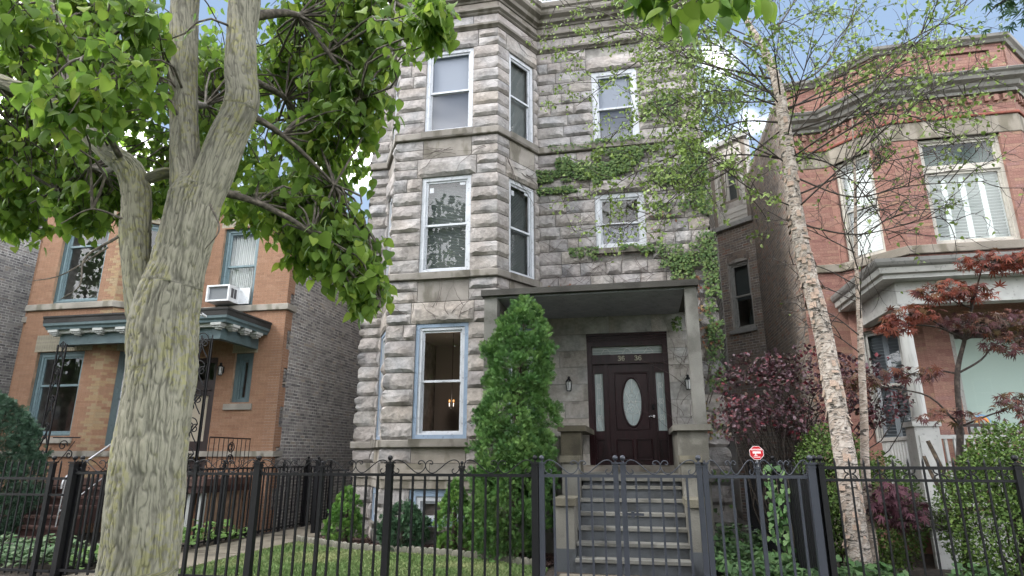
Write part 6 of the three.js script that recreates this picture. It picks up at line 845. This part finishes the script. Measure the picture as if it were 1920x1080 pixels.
{ // creeper on the stone front
  const o = thing('ivy', 'creeper with green and reddish leaves climbing the right side of the stone front', 'climbing plant'), R = rng(55), lv = [], st = [], W = -13.3, green = [[0.06, 0.11, 0.03], [0.085, 0.14, 0.04], [0.045, 0.085, 0.027], [0.13, 0.175, 0.055]], brown = [[0.16, 0.06, 0.035], [0.20, 0.09, 0.05], [0.12, 0.05, 0.03], [0.22, 0.17, 0.07]];
  const patch = (x0, x1, y0, y1, n, tone, sz = 0.085, dens = 0.45, thick = 0.12) => { for (let i = 0; i < n; i++) { const x = lerp(x0, x1, R()), y = lerp(y0, y1, R()), f = fbm3(x * 2.0, y * 3.0, 3, 7, 4); if (f < dens + 0.045) continue; const q = V3(x, y, W + 0.05 + R() * thick * 0.7), tip = V3((R() - 0.5) * 1.6, -0.8 + (R() - 0.5), 0.35), u = V3((R() - 0.5) * 0.8, 0.45, 1); lv.push({ m: orient(q, tip, u, sz * 0.7 * lerp(0.5, 1.3, R())).clone(), c: mixc(tone[Math.floor(R() * tone.length)], tone[Math.floor(R() * tone.length)], R()) }); } };
  patch(-2.1, -0.7, 7.85, 8.45, 1700, green, 0.07, 0.41); patch(-2.1, -0.8, 7.55, 7.72, 520, green, 0.07, 0.4); patch(-2.1, -0.8, 8.62, 8.8, 160, green, 0.06, 0.45); patch(-0.8, 1.6, 7.6, 8.55, 6800, green, 0.065, 0.37, 0.16); patch(0.3, 1.62, 9.2, 9.9, 620, green, 0.085, 0.46); patch(-0.8, 0.4, 8.72, 8.84, 200, green, 0.07, 0.3); patch(0.5, 1.64, 6.6, 7.6, 1100, green, 0.065, 0.5);
  patch(0.55, 1.64, 5.6, 6.3, 800, green, 0.065, 0.46); patch(-1.4, 0.5, 5.98, 6.2, 420, green, 0.075, 0.42); patch(-0.9, -0.1, 5.88, 6.2, 200, green, 0.07, 0.36); patch(1.45, 1.78, 4.0, 8.4, 1500, green, 0.07, 0.38, 0.25); patch(0.8, 1.3, 5.0, 5.9, 300, green, 0.085, 0.45); patch(1.4, 1.74, 2.9, 4.6, 260, green, 0.07, 0.46, 0.2); patch(1.3, 1.7, 9.8, 11.4, 350, green, 0.08, 0.45, 0.15); patch(1.2, 1.72, 2.0, 3.2, 120, [...green, ...brown], 0.085, 0.5); patch(1.0, 1.7, 0.1, 1.4, 160, green, 0.09, 0.45, 0.2);
  patch(-1.9, 1.2, 4.95, 5.35, 420, brown, 0.07, 0.5); patch(0.4, 1.4, 6.2, 6.9, 260, brown, 0.075, 0.5); patch(1.2, 1.7, 3.8, 5.4, 140, brown, 0.075, 0.45); patch(0.75, 0.95, 4.2, 4.5, 40, green, 0.09, 0.3);
  const vine = (x, y, l, ang, r = 0.006) => { const p = []; let a = ang, cx = x, cy = y; for (let i = 0; i < 8; i++) { p.push([cx, cy, W + 0.05 + 0.05 * R()]); a += (R() - 0.5) * 0.9; cx += Math.cos(a) * l / 7; cy += Math.sin(a) * l / 7; if (cx > 1.64) a = Math.PI - a; } st.push(tubeGeo(p, p.map((_, i) => r * (1 - i / 10)), 4, { steps: 16 })); };
  for (let i = 0; i < 110; i++) vine(lerp(-1.9, 1.5, R()), lerp(4.75, 8.4, R()), 0.6 + R() * 1.2, R() < 0.5 ? 0.1 + R() : Math.PI - R(), 0.005); for (let i = 0; i < 14; i++) vine(lerp(1.2, 1.55, R()), lerp(0.1, 5, R()), 1.5 + R(), 1.2 + R() * 0.7, 0.009); for (let i = 0; i < 22; i++) vine(lerp(0.7, 1.05, R()), lerp(1.6, 3.6, R()), 0.5 + R() * 0.7, 0.6 + R() * 1.8, 0.005);
  mesh('stems', st, mat([0.075, 0.055, 0.048], 0.9), o).userData.kind = 'stuff'; instanced('foliage', ivyGeo(), leafMat([1, 1, 1], 0.25, 0.6), lv, o); rebase(o, 1.3, 0, -13.2);
  // bare creeper stems on the bay
  const b = thing('bare_vine', 'bare dark vine stems clinging to the stone bay', 'climbing plant'), bs = [], onB = (f, u, y, l, ang) => { const p = []; let a = ang, cu = u, cy = y; for (let i = 0; i < 9; i++) { const [x, z] = f.at(cu, 0.09 + 0.02 * R()); p.push([x, cy, z]); a += (R() - 0.5) * 0.8; cu = clamp(cu + Math.cos(a) * l / 8, 0.05, f.L - 0.05); cy += Math.sin(a) * l / 8; } bs.push(tubeGeo(p, p.map((_, i) => 0.007 * (1 - i / 11)), 4, { steps: 18 })); };
  for (let i = 0; i < 10; i++) onB(FBF, 0.7 + R() * 1.4, 8.35 - R() * 0.3, 0.6 + R() * 0.6, Math.PI + R() - 0.4); for (let i = 0; i < 8; i++) onB(FCR, 0.1 + R() * 0.8, 8.4 - R() * 0.9, 1.0, -0.9 + R()); for (let i = 0; i < 10; i++) onB(FBF, 0.3 + R() * 1.4, 4.35 + R() * 0.4, 0.7, R() * 3); for (let i = 0; i < 6; i++) onB(FCR, 0.3 + R() * 0.8, 11.2 + R() * 0.5, 0.9, -0.8 + R());
  mesh('stems', bs, mat([0.07, 0.055, 0.05], 0.9), b).userData.kind = 'stuff'; rebase(b, -3, 0, -12.1);
}
{ // low planting
  const R = rng(91), cover = (name, label, x0, x1, z0, z1, n, tones, size, hgt) => { const o = thing(name, label, 'ground cover'), lv = []; for (let i = 0; i < n; i++) { const x = lerp(x0, x1, R()), z = lerp(z0, z1, R()), f = noise3(x * 2.2, 1, z * 2.2, 4); const q = V3(x, 0.02 + hgt * f * (0.3 + 0.7 * R()), z), tip = rv(R); tip.y = tip.y * 0.4 + 0.1; const u = rv(R).multiplyScalar(0.5); u.y += 1; u.z += 0.3; lv.push({ m: orient(q, tip, u, size * lerp(0.6, 1.3, R())).clone(), c: mixc(tones[Math.floor(R() * tones.length)], tones[Math.floor(R() * tones.length)], R()) }); } const im = instanced('leaves', ivyGeo(), leafMat([1, 1, 1], 0.25, 0.5), lv, o); o.userData.kind = 'stuff'; rebase(o, (x0 + x1) / 2, 0, (z0 + z1) / 2); };
  const g = [[0.06, 0.13, 0.04], [0.085, 0.16, 0.055], [0.05, 0.10, 0.04], [0.11, 0.18, 0.07]];
  cover('ivy_ground_cover', 'dark green ivy covering the ground right of the front steps', 0.95, 1.95, -12.4, -8.2, 2600, g, 0.085, 0.55); cover('ivy_ground_cover', 'pale variegated ivy behind the picket fence of the orange house', -13.4, -8.4, -10.0, -8.2, 4200, [[0.08, 0.15, 0.06], [0.16, 0.22, 0.12], [0.06, 0.12, 0.05]], 0.075, 0.4); cover('ivy_ground_cover', 'mixed green plants along the foot of the spear-topped fence', 2.1, 6.2, -9.3, -8.2, 2600, g, 0.08, 0.5);
  cover('side_weeds', 'scattered weeds along the side fence at the gangway edge', -8.7, -8.05, -12.5, -8.3, 420, [[0.11, 0.20, 0.05], [0.14, 0.24, 0.06]], 0.11, 0.5);
  const climber = thing('fence_climber', 'thin leafy vine climbing the dark side fence', 'climbing plant'), lv = [], st = []; for (let k = 0; k < 3; k++) { const p = []; for (let i = 0; i < 9; i++) { const y = 0.1 + i * 0.17; p.push([1.94 + (R() - 0.5) * 0.05, y, -9.6 - k * 0.5 + (R() - 0.5) * 0.16]); for (let j = 0; j < 5; j++) lv.push({ m: orient(V3(1.92 - R() * 0.08, y + (R() - 0.5) * 0.15, p[i][2] + (R() - 0.5) * 0.14), V3(R() - 0.5, -0.6, R() - 0.5), V3(-0.6, 0.5, 0.7), 0.06 + 0.04 * R()).clone(), c: g[Math.floor(R() * 4)].map((c) => c * 1.3) }); } st.push(tubeGeo(p, 0.005, 4)); }
  mesh('stems', st, mat([0.1, 0.08, 0.06], 0.9), climber).userData.kind = 'stuff'; instanced('foliage', ivyGeo(), leafMat([1, 1, 1], 0.3, 0.6), lv, climber); rebase(climber, 1.95, 0, -10);
  // lawn blades and bark chips
  const gl = thing('lawn_grass', 'short green lawn grass between fence and edging stones', 'grass'); gl.userData.kind = 'stuff'; const bl = []; const ex = edgePts, zEdge = (x) => { for (let i = 0; i < ex.length - 1; i++) if (x <= ex[i + 1][0]) return lerp(ex[i][1], ex[i + 1][1], (x - ex[i][0]) / (ex[i + 1][0] - ex[i][0])); return -10.3; };
  for (let i = 0; i < 26000; i++) { const x = lerp(-6.85, -1.5, R()), z = lerp(-8.3, zEdge(x) + 0.1, R()), f = noise3(x * 1.7, 2, z * 1.7, 6), tip = rv(R).multiplyScalar(0.8); tip.y = 0.9; bl.push({ m: orient(V3(x, 0.008, z), tip, rv(R), lerp(0.03, 0.065, R()), 0.8).clone(), c: mixc([0.12, 0.19, 0.06], [0.30, 0.31, 0.15], clamp(f * 1.2 - 0.25 + (R() - 0.5) * 0.5)) }); }
  instanced('grass_blades', tinyGeo, leafMat([1, 1, 1], 0.25, 0.7), bl, gl);
  const mc = thing('bark_mulch', 'dark brown bark chips on the planting bed under the bay', 'mulch'); mc.userData.kind = 'stuff'; const ch = [], E = new THREE.Euler(); for (let i = 0; i < 5200; i++) { const x = lerp(-6.7, -1.45, R()), z = lerp(zEdge(x) - 0.05, zEdge(x) - 1.3, R()), mm = new THREE.Matrix4().compose(V3(x, 0.02 + R() * 0.02, z), new THREE.Quaternion().setFromEuler(E.set((R() - 0.5) * 0.8, R() * 6.28, (R() - 0.5) * 0.8)), V3(0.02 + 0.05 * R(), 0.012, 0.012 + 0.02 * R())), t = R(); ch.push({ m: mm, c: mixc([0.03, 0.016, 0.014], [0.12, 0.065, 0.05], t * t) }); }
  instanced('bark_chips', unitBox, mat([1, 1, 1], 0.95), ch, mc);
}
{ // tips of other street trees at the edges of the view
  const far = (name, label, trunk, ells, size, tones, seed) => { const R = rng(seed), o = thing(name, label, 'tree'), bk = mat([0.12, 0.10, 0.085], 0.95, { map: T.bark, bump: T.barkB, bs: 0.02 }); mesh('trunk', tubeGeo(trunk.map((p) => p.slice(0, 3)), trunk.map((p) => p[3]), 14, { steps: 30, wob: 0.06 }), bk, o); const lv = [], tw = [], n0 = trunk.slice(2).map((p) => V3(...p.slice(0, 3)));
    for (const e of ells) for (let i = 0; i < e[5]; i++) { const b = inEll(e, R, 0.2), a = i % 5 ? V3(e[0], e[1], e[2]) : n0[Math.floor(R() * n0.length)], p = twigPath(a, b, R, 0.05, 0.12), c = new THREE.CatmullRomCurve3(p); tw.push(tubeGeo(arr(p), [0.014, 0.011, 0.007, 0.003], 4, { steps: 6 })); for (let k = 0; k < 14; k++) { const q = c.getPoint(0.4 + 0.6 * R()).add(rv(R).multiplyScalar(0.16)), tip = rv(R); tip.y -= 0.4; const u = rv(R).multiplyScalar(0.6); u.y += 0.8; lv.push({ m: orient(q, tip, u, size * lerp(0.7, 1.2, R())).clone(), c: mixc(tones[0], tones[1], R()) }); } }
    mesh('twigs', tw, bk, o).userData.kind = 'stuff'; instanced('crown', starGeo(5), leafMat([1, 1, 1], 0.35, 0.6), lv, o); rebase(o, trunk[0][0], 0, trunk[0][2]); };
  far('maple_tree', 'maple branch tips with small dark leaves at the upper right corner', [[7.6, -0.1, -5.0, 0.24], [7.6, 2.5, -5.0, 0.2], [7.5, 5, -5.2, 0.16], [6.8, 6.8, -5.8, 0.09], [5.6, 7.1, -6.6, 0.04]], [[4.45, 6.75, -7.0, 0.36, 0.28, 12], [4.85, 6.8, -7.0, 0.5, 0.45, 16], [5.6, 7.3, -6.7, 0.9, 0.6, 20], [7, 8, -5.4, 1.8, 1.4, 40]], 0.1, [[0.035, 0.085, 0.035], [0.06, 0.12, 0.045]], 61);
  far('maple_tree', 'maple branch tip with small dark leaves at the left edge before grey brick', [[-14.6, -0.1, -6.0, 0.26], [-14.6, 2.5, -6.0, 0.22], [-14.4, 5, -6.4, 0.17], [-13.8, 6.6, -7.6, 0.08], [-12.8, 6.6, -8.6, 0.035]], [[-11.75, 6.08, -9.0, 0.75, 0.3, 26], [-12.6, 6.5, -9.0, 0.8, 0.5, 22], [-14, 7.8, -6.6, 1.9, 1.4, 40]], 0.11, [[0.035, 0.085, 0.03], [0.06, 0.13, 0.04]], 62);
}

{ // street trees and a row house opposite, behind the viewer: what the window panes mirror
  const opp = (x, z, hgt, seed) => { const R = rng(seed), o = thing('opposite_tree', ['broad street tree across the road, far left of the row behind the viewer', 'tallest street tree across the road, behind the viewer', 'lowest street tree straight across the road behind the viewer', 'broad street tree across the road, far right of the row behind the viewer', 'broad street tree across the road, farthest left behind the viewer', 'second street tree from the far left across the road'][seed - 300], 'tree', [0, 0, 0], 'trees across the road'), bk = mat([0.12, 0.10, 0.085], 0.95, { map: T.bark, bump: T.barkB, bs: 0.02 }); mesh('trunk', tubeGeo([[x, -0.1, z], [x + 0.1, hgt * 0.4, z], [x, hgt * 0.85, z]], [0.3, 0.22, 0.05], 12), bk, o); const lv = []; for (let i = 0; i < 2600; i++) { const q = inEll([x, hgt * 0.66, z, 3.6, hgt * 0.36, 0, 3.2], R, 0.5); if (noise3(q.x * 0.9, q.y * 0.9, q.z * 0.9, seed) < 0.36) continue; const tip = rv(R); tip.y -= 0.5; lv.push({ m: orient(q, tip, rv(R).add(V3(0, 0.6, 0)), lerp(0.3, 0.55, R())).clone(), c: mixc([0.05, 0.10, 0.03], [0.10, 0.17, 0.045], R()) }); } instanced('crown', ovalGeo, leafMat([1, 1, 1], 0.4, 0.6), lv, o); rebase(o, x, 0, z); };
  opp(-20, 14, 14, 300); opp(-12.5, 13, 18.5, 301); opp(2, 15, 12.5, 302); opp(12, 15, 13, 303); opp(-40, 12, 17, 304); opp(-31, 12, 16, 305);
}

{ // brick row houses across the road, behind the viewer: the panes mirror them
  const cols = [[0.30, 0.15, 0.11], [0.36, 0.30, 0.24], [0.26, 0.17, 0.14], [0.34, 0.19, 0.12], [0.30, 0.27, 0.24], [0.28, 0.14, 0.11], [0.35, 0.26, 0.18], [0.27, 0.2, 0.17]], words = ['red', 'buff', 'dark brown', 'orange', 'grey', 'deep red', 'tan', 'umber'];
  cols.forEach((c, i) => { const x0 = -58 + i * 11, hh = 8.5 + (i * 37 % 5) * 0.8, o = thing('opposite_house', words[i] + ' brick row house across the road, behind the viewer', 'house', [x0 + 4.6, 0, 24], 'houses across the road'), m = mat(c, 0.9, { map: T.brick }); mesh('wall', bb(-4.6, 4.6, 0, hh, 0, 10), m, o); mesh('roof', bb(-4.75, 4.75, hh, hh + 0.4, -0.25, 10), RM.cornice, o); for (const y of [1.6, 5.0]) for (const x of [-3, 0, 3]) { const w = new THREE.Group(); w.name = 'window'; w.position.set(x, y, -0.02); o.add(w); mesh('frame', [bb(-0.6, -0.52, 0, 2, -0.06, 0), bb(0.52, 0.6, 0, 2, -0.06, 0), bb(-0.52, 0.52, 1.92, 2, -0.06, 0), bb(-0.52, 0.52, 0, 0.08, -0.06, 0), bb(-0.52, 0.52, 0.97, 1.03, -0.05, 0)], RM.frame, w); mesh('pane', bb(-0.52, 0.52, 0.08, 1.92, -0.015, 0), mat([0.03, 0.035, 0.04], 0.1), w); } });
}
renderer.render(scene, camera);
